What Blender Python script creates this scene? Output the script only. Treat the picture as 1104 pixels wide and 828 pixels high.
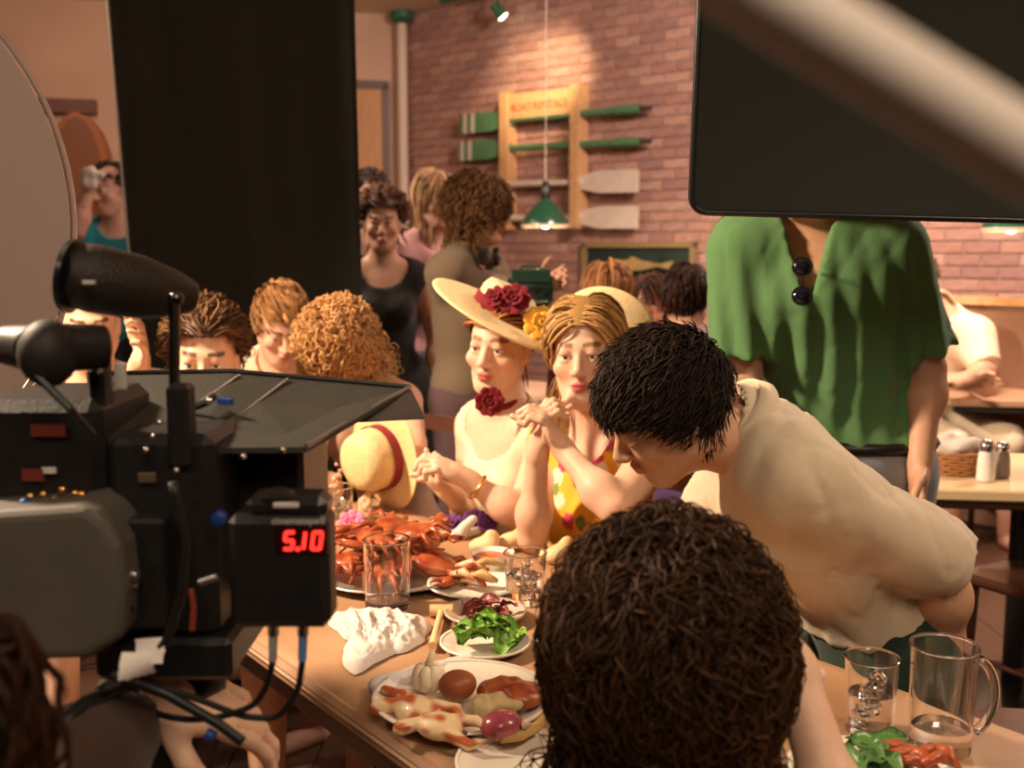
import bpy, math, random
import numpy as np
from mathutils import Vector, Matrix
for _o in list(bpy.data.objects): bpy.data.objects.remove(_o, do_unlink=True)
SC = bpy.context.scene
COL = SC.collection
# ------------------------------------------------------------------ camera, light, exposure
FPX, CX, CY, CAMZ = 1150.0, 552.0, 414.0, 1.45
PITCH = math.atan((414 - 270) / FPX)
cam = bpy.data.cameras.new('camera'); camo = bpy.data.objects.new('camera', cam); COL.objects.link(camo)
cam.sensor_width = 36; cam.lens = 36 * FPX / 1104
camo.location = (0, 0, CAMZ); camo.rotation_euler = (math.pi / 2 - PITCH, 0, 0)
cam.clip_start = 0.02
cam.dof.use_dof = True; cam.dof.focus_distance = 1.75; cam.dof.aperture_fstop = cam.lens / 1000 / 0.0092
SC.camera = camo
SC.view_settings.view_transform = 'Standard'; SC.view_settings.look = 'None'
SC.view_settings.gamma = 1; SC.view_settings.use_curve_mapping = False
SC.view_settings.exposure = 0.0
W = bpy.data.worlds.new('world'); SC.world = W; W.use_nodes = True
W.node_tree.nodes['Background'].inputs[0].default_value = (1.0, 0.72, 0.5, 1)
W.node_tree.nodes['Background'].inputs[1].default_value = 0.022

def lamp(name, kind, loc, target, power, color, size=0.5, spot=60, blend=0.5):
    l = bpy.data.lights.new(name, kind); l.energy = power; l.color = color
    if kind == 'AREA': l.shape = 'DISK'; l.size = size
    else: l.shadow_soft_size = size
    if kind == 'SPOT': l.spot_size = math.radians(spot); l.spot_blend = blend
    o = bpy.data.objects.new(name, l); COL.objects.link(o); o.location = loc
    d = Vector(target) - Vector(loc); o.rotation_euler = d.to_track_quat('-Z', 'Y').to_euler()
    return o
WARM = (1.0, 0.74, 0.51); WARM2 = (1.0, 0.80, 0.58)
lamp('key_lamp', 'SPOT', (-2.3, 2.1, 2.9), (0.0, 2.2, 0.95), 980, WARM, 0.2, 86, 0.45)
lamp('fill_lamp', 'AREA', (0.5, -0.9, 3.1), (0.6, 2.2, 0.9), 40, WARM2, 1.2)  # soft fill added behind the camera to lift the foreground
lamp('back_lamp', 'SPOT', (-2.3, 4.6, 3.2), (0.2, 5.2, 1.2), 480, (1, .78, .58), 0.12, 75, 0.5)
lamp('wall_lamp', 'AREA', (1.6, 4.4, 3.35), (2.0, 7.2, 1.7), 215, (1, .76, .64), 0.8)
lamp('hand_fill_spot', 'SPOT', (-1.3, 0.1, 2.3), (-.33, 1.05, .98), 20, WARM2, 0.06, 26, 0.6)  # added spot, brightens the crew hand and motor housing
lamp('side_lamp', 'SPOT', (3.6, 4.6, 3.3), (1.7, 3.0, 0.8), 330, (1, .84, .72), 0.12, 60, 0.5)
lamp('table_lamp_right', 'SPOT', (2.0, 0.9, 3.1), (0.45, 1.50, 0.75), 130, WARM2, 0.15, 44, 0.7)
lamp('lobby_lamp', 'AREA', (-2.6, 6.2, 3.3), (-2.6, 7.6, 1.6), 36, (1, .66, .46), 0.8)

# ------------------------------------------------------------------ pixel to place
_cp, _sp = math.cos(PITCH), math.sin(PITCH)
def ray(x, y):
    u = (x - CX) / FPX; w = -(y - CY) / FPX
    return np.array([u, _cp + w * _sp, -_sp + w * _cp])
def P(x, y, d):
    r = ray(x, y); r = r * (d / r[1]); r[2] += CAMZ; return r
def PZ(x, y, z):
    r = ray(x, y); r = r * ((z - CAMZ) / r[2]); r[2] += CAMZ; return r

# ------------------------------------------------------------------ materials
MATS = {}
def nmat(name):
    m = bpy.data.materials.new(name); m.use_nodes = True
    return m, m.node_tree, m.node_tree.nodes['Principled BSDF']
def mat(name, col, rough=0.5, metal=0.0, noise=0.0, nscale=30.0, bump=0.0, bscale=None, spec=0.5, col2=None, stretch=(1, 1, 1),
        trans=0.0, ior=1.45, attr=False, emit=None, estr=0.0, coat=0.0, sheen=0.0, sss=0.0):
    if name in MATS: return MATS[name]
    m, t, b = nmat(name); N, L = t.nodes, t.links
    b.inputs['Roughness'].default_value = rough; b.inputs['Metallic'].default_value = metal
    b.inputs['Specular IOR Level'].default_value = spec; b.inputs['IOR'].default_value = ior
    b.inputs['Transmission Weight'].default_value = trans; b.inputs['Coat Weight'].default_value = coat
    b.inputs['Sheen Weight'].default_value = sheen
    if sss: b.inputs['Subsurface Weight'].default_value = sss; b.inputs['Subsurface Radius'].default_value = (.012, .005, .003)
    c = tuple(col) + (1,)
    b.inputs['Base Color'].default_value = c
    if emit: b.inputs['Emission Color'].default_value = tuple(emit) + (1,); b.inputs['Emission Strength'].default_value = estr
    tc = N.new('ShaderNodeTexCoord'); mp = N.new('ShaderNodeMapping'); L.new(tc.outputs['Object'], mp.inputs['Vector'])
    mp.inputs['Scale'].default_value = stretch
    src = None
    if attr:
        a = N.new('ShaderNodeAttribute'); a.attribute_name = 'Col'; src = a.outputs['Color']
        L.new(src, b.inputs['Base Color'])
    if noise or col2:
        n = N.new('ShaderNodeTexNoise'); n.inputs['Scale'].default_value = nscale; n.inputs['Detail'].default_value = 5
        L.new(mp.outputs['Vector'], n.inputs['Vector'])
        if col2:
            r = N.new('ShaderNodeValToRGB'); r.color_ramp.elements[0].position = .35; r.color_ramp.elements[1].position = .65
            r.color_ramp.elements[0].color = c; r.color_ramp.elements[1].color = tuple(col2) + (1,)
            L.new(n.outputs['Fac'], r.inputs['Fac']); L.new(r.outputs['Color'], b.inputs['Base Color'])
        else:
            mx = N.new('ShaderNodeMix'); mx.data_type = 'RGBA'; mx.blend_type = 'OVERLAY'; mx.inputs[0].default_value = noise
            if src: L.new(src, mx.inputs[6])
            else: mx.inputs[6].default_value = c
            L.new(n.outputs['Fac'], mx.inputs[7]); L.new(mx.outputs[2], b.inputs['Base Color'])
    if bump:
        n2 = N.new('ShaderNodeTexNoise'); n2.inputs['Scale'].default_value = bscale or nscale * 3; n2.inputs['Detail'].default_value = 4
        L.new(mp.outputs['Vector'], n2.inputs['Vector'])
        bp = N.new('ShaderNodeBump'); bp.inputs['Strength'].default_value = bump; bp.inputs['Distance'].default_value = .004
        L.new(n2.outputs['Fac'], bp.inputs['Height']); L.new(bp.outputs['Normal'], b.inputs['Normal'])
    MATS[name] = m; return m

# ------------------------------------------------------------------ object helpers (vertices are given in world space)
def wloc(o):
    v = Vector((0, 0, 0))
    while o is not None: v = v + o.location; o = o.parent
    return v
def tag(o, label, cat, group=None, kind=None):
    if label: o['label'] = label
    if cat: o['category'] = cat
    if group: o['group'] = group
    if kind: o['kind'] = kind
    return o
def empty(name, loc, label=None, cat=None, group=None):
    o = bpy.data.objects.new(name, None); COL.objects.link(o); o.location = Vector(loc); o.empty_display_size = .05
    return tag(o, label, cat, group)
def mesh(name, V, F, m, parent=None, origin=None, smooth=True, col=None):
    V = np.asarray(V, float).reshape(-1, 3)
    if origin is None:
        origin = np.array([(V[:, 0].min() + V[:, 0].max()) / 2, (V[:, 1].min() + V[:, 1].max()) / 2, V[:, 2].min()])
    me = bpy.data.meshes.new(name)
    if isinstance(F, np.ndarray):
        k = F.shape[1]
        me.vertices.add(len(V)); me.vertices.foreach_set('co', (V - origin).astype(np.float32).ravel())
        me.loops.add(F.size); me.loops.foreach_set('vertex_index', F.astype(np.int32).ravel())
        me.polygons.add(len(F)); me.polygons.foreach_set('loop_start', np.arange(0, F.size, k, dtype=np.int32))
        me.update(calc_edges=True)
    else:
        me.from_pydata((V - origin).tolist(), [], [list(map(int, f)) for f in F]); me.update()
    if smooth: me.polygons.foreach_set('use_smooth', np.ones(len(me.polygons), bool))
    if col is not None:
        a = me.color_attributes.new('Col', 'FLOAT_COLOR', 'POINT')
        c4 = np.ones((len(V), 4), np.float32); c4[:, :3] = col; a.data.foreach_set('color', c4.ravel())
    me.materials.append(m)
    o = bpy.data.objects.new(name, me); COL.objects.link(o)
    if parent is not None: o.parent = parent; o.location = Vector(origin) - wloc(parent)
    else: o.location = Vector(origin)
    return o
def basis(z, hint=(0, 0, 1)):
    z = np.asarray(z, float); z = z / np.linalg.norm(z); h = np.asarray(hint, float)
    if abs(np.dot(z, h)) > .98: h = np.array([1., 0, 0])
    x = np.cross(h, z); x /= np.linalg.norm(x); y = np.cross(z, x)
    return np.array([x, y, z])           # rows
def rotz(a): c, s = math.cos(a), math.sin(a); return np.array([[c, s, 0], [-s, c, 0], [0, 0, 1]])   # rows are axes
def euler(rx, ry, rz):
    return np.array(Matrix.Identity(3) @ (Matrix.Rotation(rz, 3, 'Z') @ Matrix.Rotation(ry, 3, 'Y') @ Matrix.Rotation(rx, 3, 'X'))).T
I3 = np.eye(3)
class MB:
    """collects shapes into one mesh"""
    def __init__(s): s.V = []; s.F = []; s.n = 0
    def add(s, V, F):
        V = np.asarray(V, float).reshape(-1, 3)
        s.V.append(V); s.F += [[int(i) + s.n for i in f] for f in F]; s.n += len(V); return s
    def box(s, c, size, R=I3, bev=0.0):
        c = np.asarray(c, float); h = np.asarray(size, float) / 2
        if bev <= 0:
            V = np.array([[x, y, z] for x in (-1, 1) for y in (-1, 1) for z in (-1, 1)], float) * h
            F = [[0, 1, 3, 2], [4, 6, 7, 5], [0, 4, 5, 1], [2, 3, 7, 6], [0, 2, 6, 4], [1, 5, 7, 3]]
        else:
            b = min(bev, h.min() * .95); V = []
            for x in (-1, 1):
                for y in (-1, 1):
                    for z in (-1, 1):
                        sg = np.array([x, y, z])
                        for a in range(3):
                            p = sg * (h - b); p[a] = sg[a] * h[a]; V.append(p)
            V = np.array(V); ix = lambda x, y, z, a: ((x * 2 + y) * 2 + z) * 3 + a
            F = []
            F += [[ix(q, 0, 0, 0), ix(q, 0, 1, 0), ix(q, 1, 1, 0), ix(q, 1, 0, 0)][::(1 if q == 0 else -1)] for q in (0, 1)]
            F += [[ix(0, q, 0, 1), ix(1, q, 0, 1), ix(1, q, 1, 1), ix(0, q, 1, 1)][::(1 if q == 0 else -1)] for q in (0, 1)]
            F += [[ix(0, 0, q, 2), ix(0, 1, q, 2), ix(1, 1, q, 2), ix(1, 0, q, 2)][::(1 if q == 0 else -1)] for q in (0, 1)]
            for i in (0, 1):
                for j in (0, 1):
                    F.append([ix(0, i, j, 1), ix(1, i, j, 1), ix(1, i, j, 2), ix(0, i, j, 2)])
                    F.append([ix(i, 0, j, 0), ix(i, 1, j, 0), ix(i, 1, j, 2), ix(i, 0, j, 2)])
                    F.append([ix(i, j, 0, 0), ix(i, j, 1, 0), ix(i, j, 1, 1), ix(i, j, 0, 1)])
                    for k in (0, 1): F.append([ix(i, j, k, 0), ix(i, j, k, 1), ix(i, j, k, 2)])
        return s.add(V @ R + c, F)
    def lathe(s, prof, c=(0, 0, 0), R=I3, n=24, cap=True, wob=None):
        prof = np.asarray(prof, float); a = np.linspace(0, 2 * np.pi, n, endpoint=False); V = []
        for (r, z) in prof: V.append(np.stack([r * np.cos(a), r * np.sin(a), np.full(n, z)], 1))
        V = np.concatenate(V)
        if wob is not None: V = wob(V)
        F = [[i * n + j, i * n + (j + 1) % n, (i + 1) * n + (j + 1) % n, (i + 1) * n + j] for i in range(len(prof) - 1) for j in range(n)]
        if cap:
            if prof[0][0] > 1e-5: F.append(list(range(n))[::-1])
            if prof[-1][0] > 1e-5: F.append([(len(prof) - 1) * n + j for j in range(n)])
        return s.add(V @ R + np.asarray(c, float), F)
    def cyl(s, a, b, r, r2=None, n=16):
        a = np.asarray(a, float); b = np.asarray(b, float); l = np.linalg.norm(b - a)
        return s.lathe([(r, 0), (r if r2 is None else r2, l)], a, basis(b - a), n)
    def tube(s, pts, r, n=8, closed=False):
        pts = np.asarray(pts, float); k = len(pts); rr = np.broadcast_to(np.asarray(r, float), (k,))
        T = np.gradient(pts, axis=0) if not closed else np.roll(pts, -1, 0) - np.roll(pts, 1, 0)
        V = []; up = basis(T[0])[0]
        for i in range(k):
            t = T[i] / (np.linalg.norm(T[i]) + 1e-9); up = up - t * np.dot(up, t); up /= np.linalg.norm(up) + 1e-9; w = np.cross(t, up)
            a = np.linspace(0, 2 * np.pi, n, endpoint=False)
            V.append(pts[i] + rr[i] * (np.outer(np.cos(a), up) + np.outer(np.sin(a), w)))
        F = [[i * n + j, i * n + (j + 1) % n, ((i + 1) % k) * n + (j + 1) % n, ((i + 1) % k) * n + j] for i in range(k if closed else k - 1) for j in range(n)]
        if not closed: F += [list(range(n))[::-1], [(k - 1) * n + j for j in range(n)]]
        return s.add(np.concatenate(V), F)
    def ball(s, c, r, R=I3, n=14, m=8):
        r = np.broadcast_to(np.asarray(r, float), (3,)); t = np.linspace(0, np.pi, m + 1); t[0] = 1e-3; t[-1] = np.pi - 1e-3
        a = np.linspace(0, 2 * np.pi, n, endpoint=False)
        V = np.concatenate([np.stack([np.sin(q) * np.cos(a), np.sin(q) * np.sin(a), np.full(n, np.cos(q))], 1) for q in t]) * r
        F = [[i * n + j, (i + 1) * n + j, (i + 1) * n + (j + 1) % n, i * n + (j + 1) % n] for i in range(m) for j in range(n)]
        F += [list(range(n)), [m * n + j for j in range(n)][::-1]]
        return s.add(V @ R + np.asarray(c, float), F)
    def prism(s, pts, off):
        """polygon pts (world) extruded by the vector off"""
        pts = np.asarray(pts, float); k = len(pts); V = np.concatenate([pts, pts + np.asarray(off, float)])
        F = [list(range(k))[::-1], list(range(k, 2 * k))] + [[i, (i + 1) % k, (i + 1) % k + k, i + k] for i in range(k)]
        return s.add(V, F)
    def build(s, name, m, parent=None, smooth=False, origin=None, angle=None):
        o = mesh(name, np.concatenate(s.V), s.F, m, parent, origin, smooth=smooth)
        if smooth and angle:
            me = o.data
            try: me.set_sharp_from_angle(angle=math.radians(angle))
            except Exception: pass
        return o
def copy_tree(o, loc, parent=None, rz=0.0):
    c = o.copy(); COL.objects.link(c); c.parent = parent
    if parent is None: c.location = Vector(loc); c.rotation_euler = (0, 0, rz)
    for ch in list(o.children): copy_tree(ch, None, c)
    return c
def text(name, s, pos, right, up, size, m, parent, extrude=0.0005, align='LEFT'):
    cu = bpy.data.curves.new(name, 'FONT'); cu.body = s; cu.size = size; cu.extrude = extrude; cu.align_x = align
    cu.materials.append(m); o = bpy.data.objects.new(name, cu); COL.objects.link(o)
    r = Vector(right).normalized(); u = Vector(up); u = (u - r * u.dot(r)).normalized(); n = r.cross(u)
    M = Matrix((r, u, n)).transposed()
    o.rotation_euler = M.to_euler(); o.parent = parent; o.location = Vector(pos) - (wloc(parent) if parent else Vector((0, 0, 0)))
    return o
def text_mesh(nm, s, pos, right, up, size, m, par, ext=.0003):
    o = text(nm, s, pos, right, up, size, m, par, ext); me = bpy.data.meshes.new_from_object(o); me.materials.clear(); me.materials.append(m)
    q = bpy.data.objects.new(nm, me); COL.objects.link(q); q.parent = par; q.location = o.location; q.rotation_euler = o.rotation_euler; bpy.data.objects.remove(o, do_unlink=True); return q
# ------------------------------------------------------------------ smooth solid modelling: distance fields turned into meshes
def axis(lo, hi, h, fine=()):
    out = [lo]
    while out[-1] < hi:
        x = out[-1]; st = h
        for (a, b, hf) in fine:
            if x + h * .5 >= a and x <= b: st = min(st, hf)
        out.append(x + st)
    return np.array(out)
class Field:
    def __init__(s, lo, hi, h, fine=()):
        s.ax = [axis(lo[i], hi[i], h, [(f[0][i], f[1][i], f[2]) for f in fine]) for i in range(3)]
        s.d = np.full([len(a) for a in s.ax], 1.0, np.float32)
    def block(s, lo, hi):
        sl = []
        for i in range(3):
            a = np.searchsorted(s.ax[i], lo[i]); b = np.searchsorted(s.ax[i], hi[i])
            if b - a < 1: return None, None
            sl.append(slice(a, b))
        g = np.meshgrid(*[s.ax[i][sl[i]] for i in range(3)], indexing='ij')
        return tuple(sl), np.stack(g, -1)
    def op(s, fn, lo, hi, k=.01, mode='u', m=.03):
        pad = m + k
        sl, p = s.block(np.asarray(lo) - pad, np.asarray(hi) + pad)
        if sl is None: return
        d = fn(p).astype(np.float32); o = s.d[sl]
        if mode == 'u':
            if k > 0: h = np.clip(.5 + .5 * (o - d) / k, 0, 1); r = o * (1 - h) + d * h - k * h * (1 - h)
            else: r = np.minimum(o, d)
        elif mode == 's':
            if k > 0: h = np.clip(.5 - .5 * (o + d) / k, 0, 1); r = o * (1 - h) - d * h + k * h * (1 - h)
            else: r = np.maximum(o, -d)
        else: r = np.maximum(o, d)
        s.d[sl] = r
    def cone(s, a, b, ra, rb, k=.01, mode='u', flat=None, cut=False):
        a = np.asarray(a, float); b = np.asarray(b, float); R = max(ra, rb)
        fn = cone_fn(a, b, ra, rb, flat, cut)
        s.op(fn, np.minimum(a, b) - R, np.maximum(a, b) + R, k, mode)
    def ell(s, c, r, R=I3, k=.01, mode='u'):
        c = np.asarray(c, float); r = np.broadcast_to(np.asarray(r, float), (3,)); R = np.asarray(R)
        ext = np.sqrt(((R * r[:, None]) ** 2).sum(0))
        s.op(ell_fn(c, r, R), c - ext, c + ext, k, mode)
    def mesh(s):
        return surface_net(s.d, s.ax)
def cone_fn(a, b, ra, rb, flat=None, cut=False):
    ab = b - a; L2 = max(float(ab @ ab), 1e-9); L = math.sqrt(L2)
    def fn(p):
        q = p - a; t0 = (q @ ab) / L2; t = np.clip(t0, 0, 1); q = q - t[..., None] * ab
        if flat is not None:
            n, f = flat; q = q + (q @ n)[..., None] * n * (f - 1)
        d = np.sqrt((q * q).sum(-1)) - (ra + (rb - ra) * t)
        if cut: d = np.maximum(d, (t0 - 1) * L)
        return d
    return fn
def ell_fn(c, r, R):
    def fn(p):
        q = (p - c) @ R.T; k0 = np.sqrt(((q / r) ** 2).sum(-1)); k1 = np.sqrt(((q / r ** 2) ** 2).sum(-1)) + 1e-9
        return k0 * (k0 - 1) / k1
    return fn
def surface_net(d, ax):
    d = np.where(np.abs(d) < 1e-7, 1e-7, d); ins = d < 0
    nx, ny, nz = d.shape
    c = [ins[i:nx - 1 + i, j:ny - 1 + j, k:nz - 1 + k] for i in (0, 1) for j in (0, 1) for k in (0, 1)]
    al = c[0].copy(); an = c[0].copy()
    for q in c[1:]: al &= q; an |= q
    act = an & ~al
    I = np.argwhere(act); n = len(I)
    if n == 0: return np.zeros((0, 3)), np.zeros((0, 4), int)
    idx = np.full(act.shape, -1, np.int32); idx[act] = np.arange(n)
    X = [np.stack([ax[a][I[:, a]], ax[a][I[:, a] + 1]], 1) for a in range(3)]
    corner = {(i, j, k): d[I[:, 0] + i, I[:, 1] + j, I[:, 2] + k] for i in (0, 1) for j in (0, 1) for k in (0, 1)}
    acc = np.zeros((n, 3)); cnt = np.zeros(n)
    for a in range(3):
        o = [q for q in range(3) if q != a]
        for u in (0, 1):
            for v in (0, 1):
                k0 = [0, 0, 0]; k0[o[0]] = u; k0[o[1]] = v; k1 = list(k0); k1[a] = 1
                d0 = corner[tuple(k0)]; d1 = corner[tuple(k1)]; cr = (d0 < 0) != (d1 < 0)
                t = np.where(cr, d0 / np.where(cr, d0 - d1, 1), 0)
                p = np.zeros((n, 3)); p[:, a] = X[a][:, 0] + t * (X[a][:, 1] - X[a][:, 0])
                p[:, o[0]] = X[o[0]][:, u]; p[:, o[1]] = X[o[1]][:, v]
                acc += np.where(cr[:, None], p, 0); cnt += cr
    V = acc / np.maximum(cnt, 1)[:, None]
    Fs = []
    for a in range(3):
        b, c2 = (a + 1) % 3, (a + 2) % 3
        s0 = [slice(None)] * 3; s1 = [slice(None)] * 3; s0[a] = slice(0, -1); s1[a] = slice(1, None)
        e0 = ins[tuple(s0)]; cr = e0 != ins[tuple(s1)]
        E = np.argwhere(cr)
        E = E[(E[:, b] > 0) & (E[:, c2] > 0) & (E[:, b] < d.shape[b] - 1) & (E[:, c2] < d.shape[c2] - 1)]
        if not len(E): continue
        def g(db, dc):
            q = E.copy(); q[:, b] += db; q[:, c2] += dc; return idx[q[:, 0], q[:, 1], q[:, 2]]
        f = np.stack([g(-1, -1), g(0, -1), g(0, 0), g(-1, 0)], 1)
        fl = ~e0[E[:, 0], E[:, 1], E[:, 2]]
        f[fl] = f[fl][:, ::-1]; Fs.append(f)
    F = np.concatenate(Fs)
    return V, F
def noise3(p, seed, freq, stretch=(1, 1, 1), n=7):
    r = np.random.RandomState(seed); out = 0
    for i in range(n):
        k = r.randn(3); k /= np.linalg.norm(k); k = k * np.asarray(stretch) * freq * (0.6 + 1.1 * r.rand())
        out = out + np.sin(p @ k + r.rand() * 6.28)
    return out / n ** .5
def blob(name, fn_build, lo, hi, h, m, parent=None, origin=None, disp=None, col=None):
    f = Field(lo, hi, h); fn_build(f)
    if disp:
        g = np.stack(np.meshgrid(*f.ax, indexing='ij'), -1); f.d = f.d + disp(g).astype(np.float32)
    V, F = f.mesh()
    return mesh(name, V, F, m, parent, origin, col=None if col is None else col(V))

# ------------------------------------------------------------------ people
def nrm(v): v = np.asarray(v, float); return v / (np.linalg.norm(v) + 1e-12)
Zv = np.array([0, 0, 1.])
SKIN = (0.70, 0.40, 0.26)
def head_frame(face, up):
    F = nrm(face); U = np.asarray(up, float); U = nrm(U - F * (U @ F)); L = np.cross(U, F)
    return np.array([L, F, U])            # rows: person's left, forward, up
def yaw_dir(deg, pitch=0): a = math.radians(deg); b = math.radians(pitch); return np.array([math.sin(a) * math.cos(b), -math.cos(a) * math.cos(b), math.sin(b)])
def pose(head, yaw, face=None, up=Zv, sit=False, s=1.0, sh=.185, lean=0.0, side=0.0, hf=None, **over):
    """joints of a figure from the place of its head; yaw 0 faces the camera, 90 faces the picture's right"""
    h = np.asarray(head, float); f = yaw_dir(yaw); L = np.cross(Zv, f); J = {}
    HF = head_frame(f if face is None else face, up)
    J['HF'] = HF; J['head'] = h; J['s'] = s; J['f'] = f; J['L'] = L
    neck = h + s * (-.17 * HF[2] * .6 - .17 * .4 * Zv - .03 * f - .02 * HF[1] - .025 * Zv)
    J['neck'] = over.pop('neck', neck); neck = J['neck']
    sp = nrm(-Zv - f * lean + L * side); J['pel'] = over.pop('pel', neck + sp * .52 * s)
    spine = nrm(neck - J['pel']); J['chest'] = neck - spine * .17 * s
    for q, n in ((1, 'l'), (-1, 'r')):
        J['sh' + n] = neck - spine * .045 * s + L * q * sh * s
        J['hip' + n] = J['pel'] + L * q * .09 * s - Zv * .04
        if sit:
            J['kn' + n] = J['hip' + n] + f * .42 * s + L * q * .05; J['kn' + n][2] = max(.48, J['hip' + n][2])
            J['an' + n] = J['kn' + n] + f * .02; J['an' + n][2] = .09
            J['el' + n] = J['sh' + n] - Zv * .27 * s + f * .06 + L * q * .05; J['wr' + n] = J['el' + n] + f * .2 * s - L * q * .05 + Zv * .03
        else:
            hz = J['hip' + n][2]
            J['kn' + n] = J['hip' + n].copy(); J['kn' + n][2] = .09 + (hz - .09) * .52; J['kn' + n] += f * .02
            J['an' + n] = J['hip' + n].copy() + L * q * .02; J['an' + n][2] = .09
            J['el' + n] = J['sh' + n] - Zv * .28 * s + L * q * .06 - f * .02; J['wr' + n] = J['el' + n] - Zv * .24 * s + f * .06
    for k, v in over.items(): J[k] = np.asarray(v, float)
    for n in 'lr':
        J.setdefault('hd' + n, nrm(J['wr' + n] - J['el' + n])); J.setdefault('hn' + n, None); J.setdefault('curl' + n, .5)
    return J
def hand_prims(w, d, nrml, side, curl, s=1.0):
    """palm, four fingers and a thumb; d: direction of the fingers, nrml: direction the palm faces, side: +1 left hand"""
    d = nrm(d); n = nrm(nrml - d * (nrml @ d)); t = np.cross(n, d) * side            # t: towards the thumb side
    out = [('e', w + d * .048 * s, (.040 * s, .047 * s, .016 * s), np.array([t, d, n]), .012), ('c', w - d * .01, w + d * .03 * s, .024 * s, .024 * s, .012)]
    ln = [.072, .080, .075, .058]
    for i in range(4):
        off = (.030 - .0205 * i) * s; p = w + d * (.088 - .004 * abs(i - 1)) * s + t * off
        a = curl * (.45 + .08 * i); dirv = d; r = .0092 * s
        for q, fr in enumerate((.45, .32, .26)):
            a_ = a * (1 if q == 0 else 1.6); dirv = nrm(dirv * math.cos(a_) + n * math.sin(a_)) if q == 0 else nrm(dirv * math.cos(a_) + nrm(n - dirv * (n @ dirv)) * math.sin(a_))
            e = p + dirv * ln[i] * fr * s; out.append(('c', p, e, r, r * .92, .004)); p = e; r *= .92
    p = w + d * .028 * s + t * .026 * s; dv = nrm(d * .65 + t * .75 + n * (.2 + .5 * curl))
    for fr, r in ((.045, .0125), (.034, .0105), (.026, .0095)):
        e = p + dv * fr * s; out.append(('c', p, e, r * s, r * .9 * s, .005)); p = e; dv = nrm(dv + d * .35 - t * .25 * curl)
    return out
def head_prims(J, female=True):
    h, H, s = J['head'], J['HF'], J['s']
    def w(l, f, u): return h + s * (l * H[0] + f * H[1] + u * H[2])
    j = 0 if female else 1
    A = [('e', w(0, -.016, .035), (.074 * s, .097 * s, .092 * s), H, .01), ('e', w(0, .022, -.04), (.059 * s, .066 * s, .082 * s), H, .035),
         ('e', w(0, .062, -.102), ((.022 + .005 * j) * s, .022 * s, .017 * s), H, .03)]
    for q in (1, -1):
        A += [('c', w(q * (.050 + .005 * j), -.002, -.055), w(q * .02, .058, -.1), .017 * s, .014 * s, .03), ('e', w(q * .042, .06, -.028), (.023 * s, .02 * s, .02 * s), H, .02),
              ('s', w(q * .032, .104, .0), (.020 * s, .018 * s, .014 * s), H, .012), ('e', w(q * .031, .0775, .007), (.0165 * s, .0125 * s, .0085 * s), H, .004),
              ('e', w(q * .031, .0755, -.009), (.0145 * s, .0115 * s, .006 * s), H, .004),
              ('e', w(q * .076, -.012, -.012), (.009 * s, .019 * s, .031 * s), H, .008), ('s', w(q * .088, -.006, -.008), (.008 * s, .010 * s, .018 * s), H, .004),
              ('e', w(q * .0125, .098, -.037), (.008 * s, .010 * s, .0075 * s), H, .006)]
    A += [('c', w(-.03, .079, .022), w(.03, .079, .022), .010 * s, .010 * s, .018), ('c', w(0, .083, .012), w(0, .109, -.032), .007 * s, .0115 * s, .012),
          ('e', w(0, .089, -.0625), (.022 * s, .0125 * s, .0065 * s), H, .006), ('e', w(0, .087, -.0745), (.019 * s, .0125 * s, .0072 * s), H, .006),
          ('s', w(0, .103, -.0682), (.021 * s, .0045 * s, .0012 * s), H, .002)]
    return A
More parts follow.
